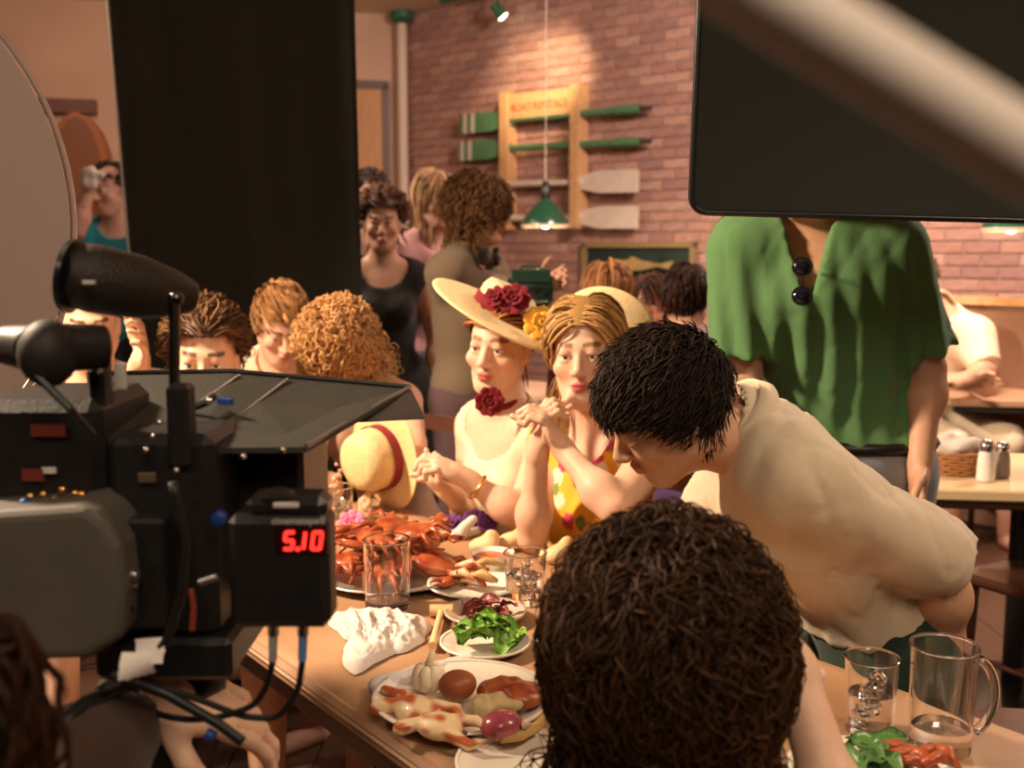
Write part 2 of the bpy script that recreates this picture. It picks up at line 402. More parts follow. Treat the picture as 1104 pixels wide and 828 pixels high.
def body_prims(J, female=True, bust=1.0, g=1.0, hands='lr'):
    """tagged solids of the whole figure"""
    s = J['s']; T = []
    sp = nrm(J['neck'] - J['pel']); L = nrm(J['shl'] - J['shr']); L = nrm(L - sp * (L @ sp)); f = np.cross(L, sp)
    Hl = nrm(J['hipl'] - J['hipr']); Hl = nrm(Hl - sp * (Hl @ sp)); fh = np.cross(Hl, sp)
    B = np.array([L, f, sp]); Bh = np.array([Hl, fh, sp]); wr, wp = (.140, .165) if female else (.158, .155)
    mid = (J['pel'] + J['chest']) / 2
    T += [('torso', 'e', J['pel'] + sp * .02, (wp * s * g, .115 * s * g, .13 * s), Bh, .03), ('torso', 'e', mid + sp * .02 * s, (.125 * s * g, .095 * s * g, .16 * s), B, .05),
          ('torso', 'e', J['chest'] + sp * -.01 * s, (wr * s * g, .108 * s * g, .185 * s), B, .05), ('torso', 'c', J['shl'] - L * .03, J['shr'] + L * .03, .058 * s, .058 * s, .05)]
    for q, n in ((1, 'l'), (-1, 'r')):
        T += [('torso', 'c', J['neck'] + sp * .045 * s + L * q * .015, J['sh' + n] - sp * .0 - L * q * .03, .035 * s, .045 * s, .04)]
        if female: T.append(('torso', 'e', J['chest'] + f * .085 * s + L * q * .068 * s - sp * .02 * s, (.055 * s * bust, .05 * s * bust, .055 * s * bust), B, .025))
        else: T.append(('torso', 'e', J['chest'] + f * .07 * s + L * q * .07 * s + sp * .03 * s, (.075 * s, .04 * s, .06 * s), B, .03))
        a, b = (.043, .034) if female else (.052, .042)
        T += [('uarm' + n, 'c', J['sh' + n], J['el' + n], (a + .008) * s, b * s, .03), ('farm' + n, 'c', J['el' + n], J['wr' + n], b * s, (.024 if female else .029) * s, .012),
              ('thigh' + n, 'c', J['hip' + n], J['kn' + n], .088 * s, .058 * s, .04), ('shin' + n, 'c', J['kn' + n], J['an' + n], .056 * s, .037 * s, .02),
              ('foot' + n, 'c', J['an' + n] - Zv * .045, J['an' + n] - Zv * .055 + J['f'] * .14, .036, .03, .02)]
        el = J['wr' + n] + (J['el' + n] - J['wr' + n]) * .72; T.append(('farm' + n, 'e', el, (.042 * s if female else .05 * s,) * 3, I3, .03))
        if n in hands:
            hn = J['hn' + n]; hn = -L * q if hn is None else np.asarray(hn, float)
            T += [('hand' + n,) + x for x in hand_prims(J['wr' + n], J['hd' + n], hn, q, J['curl' + n], s * (1 if female else 1.08))]
    hb = J['head'] + s * (-.02 * J['HF'][1] - .06 * J['HF'][2])
    T.append(('neck', 'c', J['neck'] - sp * .03 * s, hb, (.056 if female else .064) * s, (.050 if female else .06) * s, .03))
    T += [('head',) + x for x in head_prims(J, female)]
    return T
def prim_ext(t):
    if t[1] == 'c': R = max(t[4], t[5]); return np.minimum(t[2], t[3]) - R, np.maximum(t[2], t[3]) + R
    r = np.asarray(t[3]); e = np.sqrt(((np.asarray(t[4]) * r[:, None]) ** 2).sum(0)); return t[2] - e, t[2] + e
def fill(F, T, infl=0.0):
    for t in T:
        if t[1] == 'c': F.cone(t[2], t[3], t[4] + infl, t[5] + infl, t[6])
        else: F.ell(t[2], np.asarray(t[3]) + (infl if t[1] == 'e' else 0), t[4], t[5], 'u' if t[1] == 'e' else 's')
def head_colors(V, J, skin, lip=None, brow=(.1, .05, .025), beard=0.0, hairc=None):
    """pigment of the skin: lips, brows, cheeks"""
    q = (V - J['head']) @ J['HF'].T / J['s']; l, f, u = np.abs(q[:, 0]), q[:, 1], q[:, 2]
    C = np.tile(np.asarray(skin, float), (len(V), 1)); near = (np.abs(q) < .2).all(1)
    def mixc(w, c): w = np.where(near, np.clip(w, 0, 1), 0)[:, None]; C[:] = C * (1 - w) + np.asarray(c) * w
    sk = np.asarray(skin)
    mixc(.35 * np.exp(-((l - .042) ** 2 + (u + .035) ** 2) / .0005) * (f > .03), sk * np.array([1.05, .72, .65]))
    if beard: mixc(beard * (f > .02) * (u < -.035) * (l < .06), sk * .55)
    lipc = lip or tuple(sk * np.array([.85, .5, .48]))
    mixc(1.3 * np.exp(-(((l / .021) ** 2 + ((u + .0685) / .0125) ** 2) ** 2)) * (f > .075), lipc)
    mixc(1.2 * np.exp(-((u - .024 - .004 * np.cos((l - .03) * 60)) / .0055) ** 4) * (l > .012) * (l < .05) * (f > .055), brow)
    mixc(.7 * np.exp(-((u - .0015) / .0035) ** 2 - ((l - .031) / .014) ** 4) * (f > .07), sk * .25)
    return C
def eyeballs(J, parent, iris=(.12, .16, .18)):
    h, H, s = J['head'], J['HF'], J['s']
    th = [0, .2, .21, .47, .48, .9, 1.4, 2.0, 2.6, 3.13]; n = 16
    for q in (1, -1):
        c = h + s * (q * .031 * H[0] + .0755 * H[1] + .0 * H[2]); V = []; C = []
        a = np.linspace(0, 2 * np.pi, n, endpoint=False)
        for t in th:
            t = max(t, .001); V.append(c + .0125 * s * (np.outer(np.sin(t) * np.cos(a), H[0]) + np.outer(np.sin(t) * np.sin(a), H[2]) + math.cos(t) * H[1]))
            C.append(np.tile((.008, .006, .005) if t < .205 else iris if t < .475 else (.75, .70, .66), (n, 1)))
        F = [[i * n + j, (i + 1) * n + j, (i + 1) * n + (j + 1) % n, i * n + (j + 1) % n] for i in range(len(th) - 1) for j in range(n)]
        mesh('eye', np.concatenate(V), F, mat('eye', (.8, .8, .8), .15, attr=True), parent, col=np.concatenate(C))
def person(J, label, female=True, skin=SKIN, h=.009, hh=.0045, fine_hands='', eyes=True, bust=1.0, g=1.0, lip=None, brow=(.1, .05, .025), beard=0.0, iris=(.1, .12, .13), keep=None, group=None, head_fine=True):
    T = body_prims(J, female, bust, g)
    E = [prim_ext(t) for t in T]; lo = np.min([e[0] for e in E], 0) - .02; hi = np.max([e[1] for e in E], 0) + .02
    fine = []; s = J['s']
    if head_fine: fine.append((J['head'] - np.array([.11, .11, .135]) * s, J['head'] + np.array([.11, .11, .12]) * s, hh))
    for n in fine_hands:
        e = [prim_ext(t) for t in T if t[0] == 'hand' + n]
        fine.append((np.min([x[0] for x in e], 0) - .005, np.max([x[1] for x in e], 0) + .005, .0042))
    F = Field(lo, hi, h, fine); fill(F, T); V, Q = F.mesh()
    base = np.array([J['pel'][0], J['pel'][1], max(0, lo[2] + .02)])
    o = mesh('person', V, Q, mat('skin', skin, .48, attr=True, spec=.35, noise=.12, nscale=60, sss=.06), None, base, col=head_colors(V, J, skin, lip, brow, beard))
    tag(o, label, 'person', group)
    if eyes: eyeballs(J, o, iris)
    o_T[o.name] = T
    return o
o_T = {}
def garment(o, J, name, m, infl, h=.011, cuts=(), subs=(), fold=.004, ffreq=38, fstr=(1, 1, .35), seed=1, extra=(), disp=None, colf=None, arm=None, leg=None, fB=I3, crease=0.0, cfq=40):
    """infl: {tag: thickness over the body}; arm: fraction of the upper arm covered; cuts: (point, normal) removing the far side"""
    T = []
    for t in o_T[o.name]:
        for k, v in infl.items():
            if t[0] == k or t[0][:-1] == k:
                if t[1] == 's': continue
                t = list(t)
                if t[1] == 'c': t[4] += v; t[5] += v
                else: t[3] = tuple(np.asarray(t[3]) + v)
                if arm is not None and t[0][:-1] == 'uarm': t[3] = t[2] + (t[3] - t[2]) * arm; t.append('cut')
                if leg is not None and t[0][:-1] == leg[0]: t[3] = t[2] + (t[3] - t[2]) * leg[1]; t.append('cut')
                T.append(t)
    T += [list(x) for x in extra]
    E = [prim_ext(t) for t in T]; lo = np.min([e[0] for e in E], 0) - .03; hi = np.max([e[1] for e in E], 0) + .03
    F = Field(lo, hi, h)
    for t in T:
        if t[1] == 'c': F.cone(t[2], t[3], t[4], t[5], t[6] + .012, cut=(t[-1] == 'cut'))
        else: F.ell(t[2], t[3], t[4], t[5] + .012)
    g = np.stack(np.meshgrid(*F.ax, indexing='ij'), -1)
    if fold: F.d += (fold * (noise3(g @ fB.T, seed, ffreq, fstr) * .6 + (1 - 1.6 * np.abs(noise3(g @ fB.T, seed + 50, ffreq * .6, fstr))) * .5)).astype(np.float32)
    if crease: F.d += (crease * (np.exp(-(noise3(g @ fB.T, seed + 7, cfq, fstr, 5) / .16) ** 2) + .7 * np.exp(-(noise3(g @ fB.T, seed + 17, cfq * 1.4, fstr, 5) / .16) ** 2))).astype(np.float32)
    if disp: F.d += disp(g).astype(np.float32)
    for (p, n) in cuts: F.d = np.maximum(F.d, ((g - np.asarray(p)) @ nrm(n)).astype(np.float32))
    for sb in subs: F.d = np.maximum(F.d, -sb(g).astype(np.float32))
    V, Q = F.mesh()
    return mesh(name, V, Q, m, o, col=None if colf is None else colf(V))
def sph(c, r):
    c = np.asarray(c, float); return lambda p: np.sqrt(((p - c) ** 2).sum(-1)) - r
# ------------------------------------------------------------------ hair: locks grown from the scalp
def scalp_mask(q, line=.07, side=.015, nape=-.075):
    """q in head coordinates (left, forward, up); True where hair grows"""
    l, f, u = np.abs(q[:, 0]), q[:, 1], q[:, 2]
    lim = np.where(f > .045, line - (.0 if line < .05 else .25) * np.maximum(0, .05 - l) * 0, np.where(f > -.005, side + (f + .005) / .05 * (line - side), np.where(f > -.04, side - (-.005 - f) / .035 * (side - nape), nape)))
    return u > lim
def hair(o, J, color, n=700, length=.12, seg=9, rad=.0035, gravity=.5, lift=.5, curl=0.0, cfreq=60, wander=.0, vol=.012, cap=.006, comb=None, line=.068, side=.01, nape=-.08, seed=3, var=.25, name='hair', taper=.35, drop=None, mask=None, rough=.42, lenvar=.3, tip=None, gcap=True, loose=.008):
    rs = np.random.RandomState(seed); h, H, s = J['head'], J['HF'], J['s']
    c = np.array([0, -.016, .035]); r = np.array([.076, .099, .094])
    d = rs.randn(n * 6, 3); d /= np.linalg.norm(d, axis=1)[:, None]; q = c + d * r
    q[:, 2] = np.where(d[:, 2] < -.3, np.maximum(q[:, 2], -.078 + .02 * rs.rand(len(q))), q[:, 2])
    ok = scalp_mask(q, line, side, nape)
    if mask is not None: ok &= mask(q)
    q = q[ok][:n]; n = len(q)
    nor = (q - c) / r ** 2; nor /= np.linalg.norm(nor, axis=1)[:, None]
    down = -(Zv @ H.T)                       # world down in head coordinates
    ln = length * (1 - lenvar / 2 + lenvar * rs.rand(n)); 
    if drop is not None: ln = ln * drop(q)
    dv = nor * lift
    cv = np.zeros_like(q) if comb is None else comb(q, nor)
    dv = dv + cv; dv /= np.linalg.norm(dv, axis=1)[:, None] + 1e-9
    infl = cap * .6 + vol * rs.rand(n); pts = [q.copy()]; p = q.copy(); ph = rs.rand(n) * 6.28; fr = cfreq * (.7 + .6 * rs.rand(n)); sgn = np.where(rs.rand(n) > .5, 1, -1)
    wd = rs.randn(n, 3)
    for i in range(1, seg):
        st = (ln / (seg - 1))[:, None]
        nn = (p - c) / r ** 2; nn /= np.linalg.norm(nn, axis=1)[:, None] + 1e-9
        free = np.clip((-.03 - p[:, 2]) / .04, 0, 1)[:, None]                      # below the skull hair just hangs
        cvi = np.zeros_like(p) if comb is None else comb(p, nn) * (1 - free)
        pull = gravity * (down[None] * ((.25 + .9 * free) if comb is not None else 1.0)) + cvi * gravity
        dv = dv + pull * (.9 if i > 1 else .4) + wander * (wd + .6 * rs.randn(n, 3)); dv /= np.linalg.norm(dv, axis=1)[:, None] + 1e-9
        p = p + dv * st
        e = (p - c) / (r + infl[:, None]); k = np.linalg.norm(e, axis=1); inside = (k < 1) & (p[:, 2] > -.085)
        p = np.where(inside[:, None], c + (p - c) / np.maximum(k, 1e-6)[:, None], p)
        # the neck keeps hair out as well
        nk = p[:, 2] < -.07; rad_n = np.hypot(p[:, 0], p[:, 1] + .02); push = nk & (rad_n < .058)
        sc = np.where(push, .058 / np.maximum(rad_n, 1e-4), 1); p[:, 0] *= sc; p[:, 1] = (p[:, 1] + .02) * sc - .02
        e = (p - c) / (r + infl[:, None] + loose); k = np.linalg.norm(e, axis=1); outs = (k > 1) & (p[:, 2] > -.05)
        p = np.where(outs[:, None], c + (p - c) / np.maximum(k, 1e-6)[:, None], p); inside = inside | outs
        wide = (p[:, 2] <= -.05); lim_ = r[:2].max() + infl + loose + .004; rad_w = np.hypot(p[:, 0], p[:, 1] + .016); ow = wide & (rad_w > lim_)
        sc = np.where(ow, lim_ / np.maximum(rad_w, 1e-4), 1); p[:, 0] *= sc; p[:, 1] = (p[:, 1] + .016) * sc - .016
        if i > 1: dv = np.where(inside[:, None], nrm_rows(p - pts[-1]), dv)
        pts.append(p.copy())
    pts = np.array(pts)                                  # seg,n,3
    if curl:
        t = np.linspace(0, 1, seg)[:, None]; T = np.gradient(pts, axis=0); T /= np.linalg.norm(T, axis=2)[..., None] + 1e-9
        a = np.cross(T, np.array([.3, .5, .8])); a /= np.linalg.norm(a, axis=2)[..., None] + 1e-9; b = np.cross(T, a)
        an = ph + sgn * fr * t * ln * 1.0; amp = curl * np.minimum(1, t * 2.2)
        pts = pts + (amp * np.cos(an))[..., None] * a + (amp * np.sin(an))[..., None] * b
    k = 3; T = np.gradient(pts, axis=0); T /= np.linalg.norm(T, axis=2)[..., None] + 1e-9
    a = np.cross(T, np.array([.31, .52, .79])); a /= np.linalg.norm(a, axis=2)[..., None] + 1e-9; b = np.cross(T, a)
    tt = np.linspace(0, 1, seg); rr = rad * (1 - (1 - taper) * tt ** 1.5) * np.where(tt == 1, .25, 1)
    rr = rr[:, None] * (.6 + .8 * rs.rand(n))[None]
    ang = np.arange(k) * 2 * np.pi / k
    V = pts[..., None, :] + rr[..., None, None] * (np.cos(ang)[:, None] * a[..., None, :] + np.sin(ang)[:, None] * b[..., None, :])   # seg,n,k,3
    ids = np.arange(seg * n * k).reshape(seg, n, k)
    Q = np.stack([ids[:-1], np.roll(ids, -1, 2)[:-1], np.roll(ids, -1, 2)[1:], ids[1:]], -1).reshape(-1, 4)
    V = V.reshape(-1, 3); base = np.asarray(color, float)
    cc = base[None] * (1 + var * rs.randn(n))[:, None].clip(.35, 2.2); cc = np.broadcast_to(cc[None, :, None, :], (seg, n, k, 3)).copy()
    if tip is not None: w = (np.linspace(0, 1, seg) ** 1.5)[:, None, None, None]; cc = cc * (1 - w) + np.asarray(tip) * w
    cc = cc.reshape(-1, 3)
    if gcap:                                             # dense underlayer
        m, n2 = 22, 30; th = np.linspace(.02, np.pi - .02, m); az = np.linspace(0, 2 * np.pi, n2, endpoint=False)
        dd = np.stack([np.outer(np.sin(th), np.cos(az)), np.outer(np.sin(th), np.sin(az)), np.outer(np.cos(th), np.ones(n2))], -1).reshape(-1, 3)
        cq = c + dd * r; cq[:, 2] = np.maximum(cq[:, 2], nape); okc = scalp_mask(cq, line - .006, side - .005, nape - .01)
        if mask is not None: okc &= mask(cq)
        cq = c + dd * (r + cap); cq[:, 2] = np.maximum(cq[:, 2], nape)
        fc = []
        for i in range(m - 1):
            for j in range(n2):
                f4 = [i * n2 + j, (i + 1) * n2 + j, (i + 1) * n2 + (j + 1) % n2, i * n2 + (j + 1) % n2]
                if okc[f4].sum() >= 3: fc.append(f4)
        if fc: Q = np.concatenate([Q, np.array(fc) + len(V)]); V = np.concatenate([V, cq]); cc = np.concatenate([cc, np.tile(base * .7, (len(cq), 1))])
    Vw = h + s * (V @ H)
    return mesh(name, Vw, Q, mat('hair_%g' % rough, (.1, .05, .02), rough, attr=True, spec=.18), o, col=cc)
def nrm_rows(a): return a / (np.linalg.norm(a, axis=1)[:, None] + 1e-9)
# ------------------------------------------------------------------ the room
rnd = random.Random(7)
CEIL = 3.48
EW = nrm((.76, -.65, 0)); NW = nrm((-.65, -.76, 0)); W0 = np.array([-.935, 9.6, 0])      # brick wall: along, out of it, corner
WL = 7.9
def WP(x, y, off=0.0):
    r = ray(x, y); o = np.array([0, 0, CAMZ]); p0 = W0 + NW * off
    return o + r * (((p0 - o) @ NW) / (r @ NW))
W1 = W0 + EW * WL; LD = nrm((-1, -.22, 0)); LN = nrm((.22, -1, 0)); L1 = W0 + LD * 4.8
def LP(x, y, off=0.0):
    r = ray(x, y); o = np.array([0, 0, CAMZ]); p0 = W0 + LN * off
    return o + r * (((p0 - o) @ LN) / (r @ LN))
def struct(o): o['kind'] = 'structure'; return o
m_floor = mat('floor_boards', (.10, .05, .03), .35, noise=.5, nscale=6, stretch=(1, 12, 1))
foot = [np.array(p, float) for p in (W0[:2], W1[:2], (W1[0], -2.6), (-5.6, -2.6), L1[:2])]
def slab(z, dz): return MB().prism([np.array([p[0], p[1], z]) for p in foot], (0, 0, dz))
fl = struct(slab(-.05, .05).build('floor', mat('floor_base', (.035, .02, .014), .5)))
for i in range(24):                                   # floor boards across the part of the floor in view
    x0 = -2.6 + i * .24
    for (ya, yb) in ((.2 + (i % 3) * .4, 2.6 + (i % 2) * .5), (2.61 + (i % 2) * .5, 5.4)):
        MB().box((x0, (ya + yb) / 2, .006), (.235, yb - ya - .006, .012), bev=.002).build('floor_board', m_floor, fl)
struct(slab(CEIL, .05).build('ceiling', mat('ceiling_paint', (.82, .70, .54), .8, noise=.15, nscale=3)))
m_wall = mat('wall_paint', (.60, .40, .29), .8, noise=.2, nscale=2.5, bump=.15, bscale=60)
def wall(name, a, b, n, m):
    a = np.asarray(a, float); b = np.asarray(b, float); n = np.asarray(n, float)
    return struct(MB().prism([np.append(a[:2], 0), np.append(b[:2], 0), np.append(b[:2], CEIL), np.append(a[:2], CEIL)], -n * .1).build(name, m))
wall('wall_left', W0, L1, LN, m_wall)
wall('wall_far_left', L1, (-5.6, -2.6), (1, 0, 0), m_wall)
wall('wall_right', W1, (W1[0], -2.6), (-1, 0, 0), m_wall)
wall('wall_behind', (-5.6, -2.6), (W1[0], -2.6), (0, 1, 0), mat('wall_dark', (.16, .11, .08), .9))
wb = wall('wall_back', W0, W1, NW, mat('mortar', (.47, .33, .27), .95, noise=.3, nscale=20, bump=.4, bscale=80))
# bricks
BLn, BHt, JT = .205, .066, .009
m_brick = mat('brick', (.4, .2, .15), .9, attr=True, noise=.35, nscale=25, bump=.5, bscale=90)
pal = [tuple(.60 * a + .40 * b for a, b in zip(q, (.39, .22, .175))) for q in [(.40, .215, .165), (.36, .18, .14), (.46, .26, .20), (.31, .16, .135), (.50, .31, .24), (.38, .22, .19), (.27, .145, .13), (.43, .23, .17)]]
def brick_vf(w):
    V = []; 
    for (o, b) in ((0, 0), (.010, 0), (.014, .004)):
        for (x, z) in ((-1, -1), (1, -1), (1, 1), (-1, 1)): V.append(EW * x * (w / 2 - b) + Zv * (z * (BHt / 2 - b)) + NW * o)
    F = [[i * 4 + j, i * 4 + (j + 1) % 4, i * 4 + 4 + (j + 1) % 4, i * 4 + 4 + j] for i in (0, 1) for j in range(4)] + [[8, 9, 10, 11]]
    return np.array(V), F
def proj(p):
    q = np.asarray(p) - np.array([0, 0, CAMZ]); z = q[1] * _cp - q[2] * _sp; up = q[1] * _sp + q[2] * _cp
    return CX + FPX * q[0] / z, CY - FPX * up / z
bricks = []
nrow = int(CEIL / (BHt + JT))
for r_ in range(nrow):
    z = JT + BHt / 2 + r_ * (BHt + JT); s_ = -(r_ % 2) * .107
    while s_ < WL:
        a, b = max(s_, 0.005), min(s_ + BLn, WL); 
        if b - a > .03: bricks.append((W0 + EW * (a + b) / 2 + Zv * z, b - a, rnd.randrange(8)))
        s_ += BLn + JT
def brick_score(p):
    x, y = proj(p)
    ok = (445 < x < 742 and 2 < y < 190 and not (540 < x < 622 and y > 95)) or (625 < x < 742 and 190 < y < 255) or (1015 < x < 1090 and 240 < y < 318)
    return p[1] if ok else 99
order = sorted(range(len(bricks)), key=lambda i: brick_score(bricks[i][0]))
bmesh_cache = {}; rest = MB(); restc = []
near = set(order[:300])
for i, (c, w, k) in enumerate(bricks):
    if i in near:
        key = (round(w, 3), k)
        if key not in bmesh_cache:
            V, F = brick_vf(w); o = mesh('brick', V + c, F, m_brick, wb, origin=c, smooth=False, col=np.tile(pal[k], (len(V), 1))); bmesh_cache[key] = o.data
        else:
            o = bpy.data.objects.new('brick', bmesh_cache[key]); COL.objects.link(o); o.parent = wb; o.location = Vector(c) - wloc(wb)
    else:
        V, F = brick_vf(w); rest.add(V + c, F); restc.append(np.tile(pal[k], (len(V), 1)))
ro = mesh('brickwork', np.concatenate(rest.V), rest.F, m_brick, wb, smooth=False, col=np.concatenate(restc)); ro['kind'] = 'stuff'
# rail along the foot of the brick wall on the right
m_wood = mat('orange_wood', (.52, .24, .07), .42, noise=.35, nscale=7, stretch=(6, 6, 1), bump=.1)
m_dkwood = mat('dark_wood', (.10, .045, .025), .4, noise=.4, nscale=8, stretch=(1, 1, 8))
m_ltwood = mat('pale_wood', (.62, .36, .17), .4, noise=.35, nscale=7, stretch=(6, 1, 6))
# door in the left wall
def on_left(p, q):           # along/up rectangle on the left wall
    return p, q
da = LP(415, 92); db = da + LD * .92
dr = empty('door_1', (da + db) / 2 * np.array([1, 1, 0]) + LN * .02); dr['kind'] = 'structure'
def lrect(a, s0, s1, z0, z1, o0, o1): return [a + LD * s0 + Zv * (z0 - a[2]) + LN * o0, a + LD * s1 + Zv * (z0 - a[2]) + LN * o0, a + LD * s1 + Zv * (z1 - a[2]) + LN * o0, a + LD * s0 + Zv * (z1 - a[2]) + LN * o0]
dt = da[2]
MB().prism(lrect(da, .03, .89, .01, dt - .04, .005, 0), LN * .03).build('door_leaf', m_wood, dr)
fr = MB()
for (s0, s1, z0, z1) in ((-.03, .03, 0, dt), (.89, .95, 0, dt), (-.03, .95, dt - .04, dt + .03)): fr.prism(lrect(da, s0, s1, z0, z1, .0, 0), LN * .05)
fr.build('door_frame', m_dkwood, dr)
for k in range(3): MB().prism(lrect(da, .15, .77, .2 + k * .75, .2 + k * .75 + .6, .034, 0), LN * .008).build('door_panel', m_wood, dr)
kn = MB().ball(da + LD * .1 + Zv * (1.0 - dt) + LN * .07, .028).build('door_knob', mat('brass', (.6, .4, .15), .3, 1.0), dr, smooth=True)
# white column pipe in the corner
pp = LP(434, 100, .12); pe = empty('standpipe', (pp[0], pp[1], 0), 'white vertical pipe from floor to ceiling in the room corner', 'pipe')
MB().cyl((pp[0], pp[1], 0.001), (pp[0], pp[1], CEIL - .1), .045).build('pipe_shaft', mat('white_paint', (.72, .58, .46), .5), pe, smooth=True, angle=40)
MB().lathe([(.05, 0), (.1, .04), (.1, .1)], (pp[0], pp[1], CEIL - .1)).build('pipe_collar', mat('green_paint', (.03, .14, .07), .4), pe, smooth=True, angle=40)
MB().lathe([(.075, 0), (.075, .02), (.05, .04)], (pp[0], pp[1], 0.001)).build('floor_flange', MATS['white_paint'], pe, smooth=True, angle=40)
# track with a spotlight under the ceiling, plus an added unseen one
ta = np.array([0, 0, CEIL - .05]) ; t0 = PZ(475, 4, CEIL - .03); t1 = t0 + EW * 4.5
tr = empty('track_light', (t0 + t1) / 2, 'green ceiling track carrying a small lit spotlight', 'track light')
MB().prism([t0 + NW * .02, t1 + NW * .02, t1 - NW * .02, t0 - NW * .02], (0, 0, .03)).build('track', MATS['green_paint'], tr)
sl = PZ(513, 5, CEIL - .17); rk = WP(583, 92, .1); dsp = nrm(rk - sl)
sl[:2] = (t0 + EW * ((sl - t0) @ EW))[:2]
MB().cyl(sl, (sl[0], sl[1], CEIL - .03), .008).build('stem', MATS['green_paint'], tr)
can = MB().cyl(sl - dsp * .06, sl + dsp * .06, .035, .05).build('spot_can', MATS['green_paint'], tr, smooth=True, angle=40)
MB().ball(sl + dsp * .055, (.042, .042, .02), basis(dsp)).build('bulb', mat('bulb', (1, .9, .8), .3, emit=(1, .85, .65), estr=12), can, smooth=True)
s2 = WP(584, 80, 1.2); s2 = np.array([s2[0], s2[1], CEIL - .16]); d2 = nrm(WP(583, 86, .1) - s2)  # second can and lamp out of view, added for the glow at the rack
MB().cyl(s2, (s2[0], s2[1], CEIL), .008).build('stem', MATS['green_paint'], tr)
MB().cyl(s2 - d2 * .07, s2 + d2 * .05, .035, .05).build('spot_can', MATS['green_paint'], tr, smooth=True, angle=40)
lamp('rack_glow_spot', 'SPOT', s2 + d2 * .08, WP(586, 92), 300, (1, .72, .42), .03, 40, 1.0)
# oar rack and oars on the brick wall
def wbx(mb, a, b, z0, z1, o0, o1):      # box along the wall from a to b
    a = np.array([a[0], a[1], 0.]); b = np.array([b[0], b[1], 0.]); mb.prism([a + Zv * z0 + NW * o0, b + Zv * z0 + NW * o0, b + Zv * z1 + NW * o0, a + Zv * z1 + NW * o0], NW * (o1 - o0)); return mb
OFF = .15
def WB(x, y): return WP(x, y, OFF) - NW * OFF
lt, rt, bt = WB(538, 98), WB(623, 92), WB(620, 246)
zt, zb = (lt[2] + rt[2]) / 2, bt[2]
rack = empty('oar_rack', WB(580, 246) * 1.0, 'orange wooden wall rack with lettered header holding four oars', 'rack')
pw = .075
for a in (lt, rt - EW * pw): wbx(MB(), a, a + EW * pw, zb, zt, .016, OFF).build('post', m_ltwood, rack)
hb = wbx(MB(), lt + EW * pw, rt - EW * pw, zt - .21, zt - .02, OFF - .06, OFF - .02).build('header_board', m_ltwood, rack)
for y in (195, 240):
    z = WB(580, y)[2]; wbx(MB(), lt + EW * pw, rt - EW * pw, z - .012, z + .012, .03, .07).build('rung', m_dkwood, rack)
hl = lt + EW * (pw + .03) + NW * (OFF - .018); wid = (rt - lt) @ EW - 2 * pw - .06
for s_, k_ in (('BOAT', 0), ('RENTALS', .40)): text_mesh('lettering', s_, np.array([hl[0], hl[1], zt - .155]) + EW * wid * k_, EW, Zv, wid / 7.0, mat('red_paint', (.6, .06, .02), .5), rack, .001)
m_oarg = mat('oar_green', (.085, .21, .10), .45, noise=.3, nscale=12); m_oarw = mat('oar_white', (.66, .56, .46), .6, noise=.3, nscale=10)
m_oart = mat('oar_tip', (.06, .04, .03), .5)
def oar(label, xl, yl, xr, yr, blade_left, m, bh, bl):
    a = WP(xl, yl, .10); b = WP(xr, yr, .10); 
    d = nrm(b - a); Ln = np.linalg.norm(b - a); o = empty('oar', (a + b) / 2, label, 'oar', 'oars in the wall rack')
    if not blade_left: a, b, d = b, a, -d
    up = nrm(Zv - d * (Zv @ d)); th = np.cross(d, up)
    # blade outline
    L_ = bl; pts = [(0, -.5), (0, .5), (L_ * .55, .5), (L_ * .85, .3), (L_, .12), (L_, -.12), (L_ * .85, -.3), (L_ * .55, -.5)]
    pg = [a + d * x + up * y * bh - th * .01 for x, y in pts]
    MB().prism(pg, th * .02).build('blade', m, o)
    MB().cyl(a + d * bl * .8, b - d * Ln * .16, .024, .028, 12).build('shaft', m, o, smooth=True, angle=40)
    MB().cyl(b - d * Ln * .16, b - d * Ln * .05, .036, .034, 12).build('collar', m, o, smooth=True, angle=40)
    MB().cyl(b - d * Ln * .05, b, .022, .016, 12).build('handle', m_oart, o, smooth=True, angle=40)
    if m is m_oarg:
        for x in (.035, .12): MB().prism([a + d * x - up * bh * .51 - th * .013, a + d * x + up * bh * .51 - th * .013, a + d * (x + .04) + up * bh * .51 - th * .013, a + d * (x + .04) - up * bh * .51 - th * .013], th * .026).build('stripe', m_oarw, o)
oar('topmost green oar with white-striped blade in the wooden rack', 497, 134, 702, 116, True, m_oarg, .155, .62)
oar('second green oar down with white-striped blade in the wooden rack', 494, 163, 702, 152, True, m_oarg, .155, .62)
oar('whitish oar with pale blade to the right, upper of two', 500, 200, 688, 195, False, m_oarw, .165, .62)
oar('whitish oar with pale blade to the right, lower of two', 500, 236, 688, 234, False, m_oarw, .165, .62)
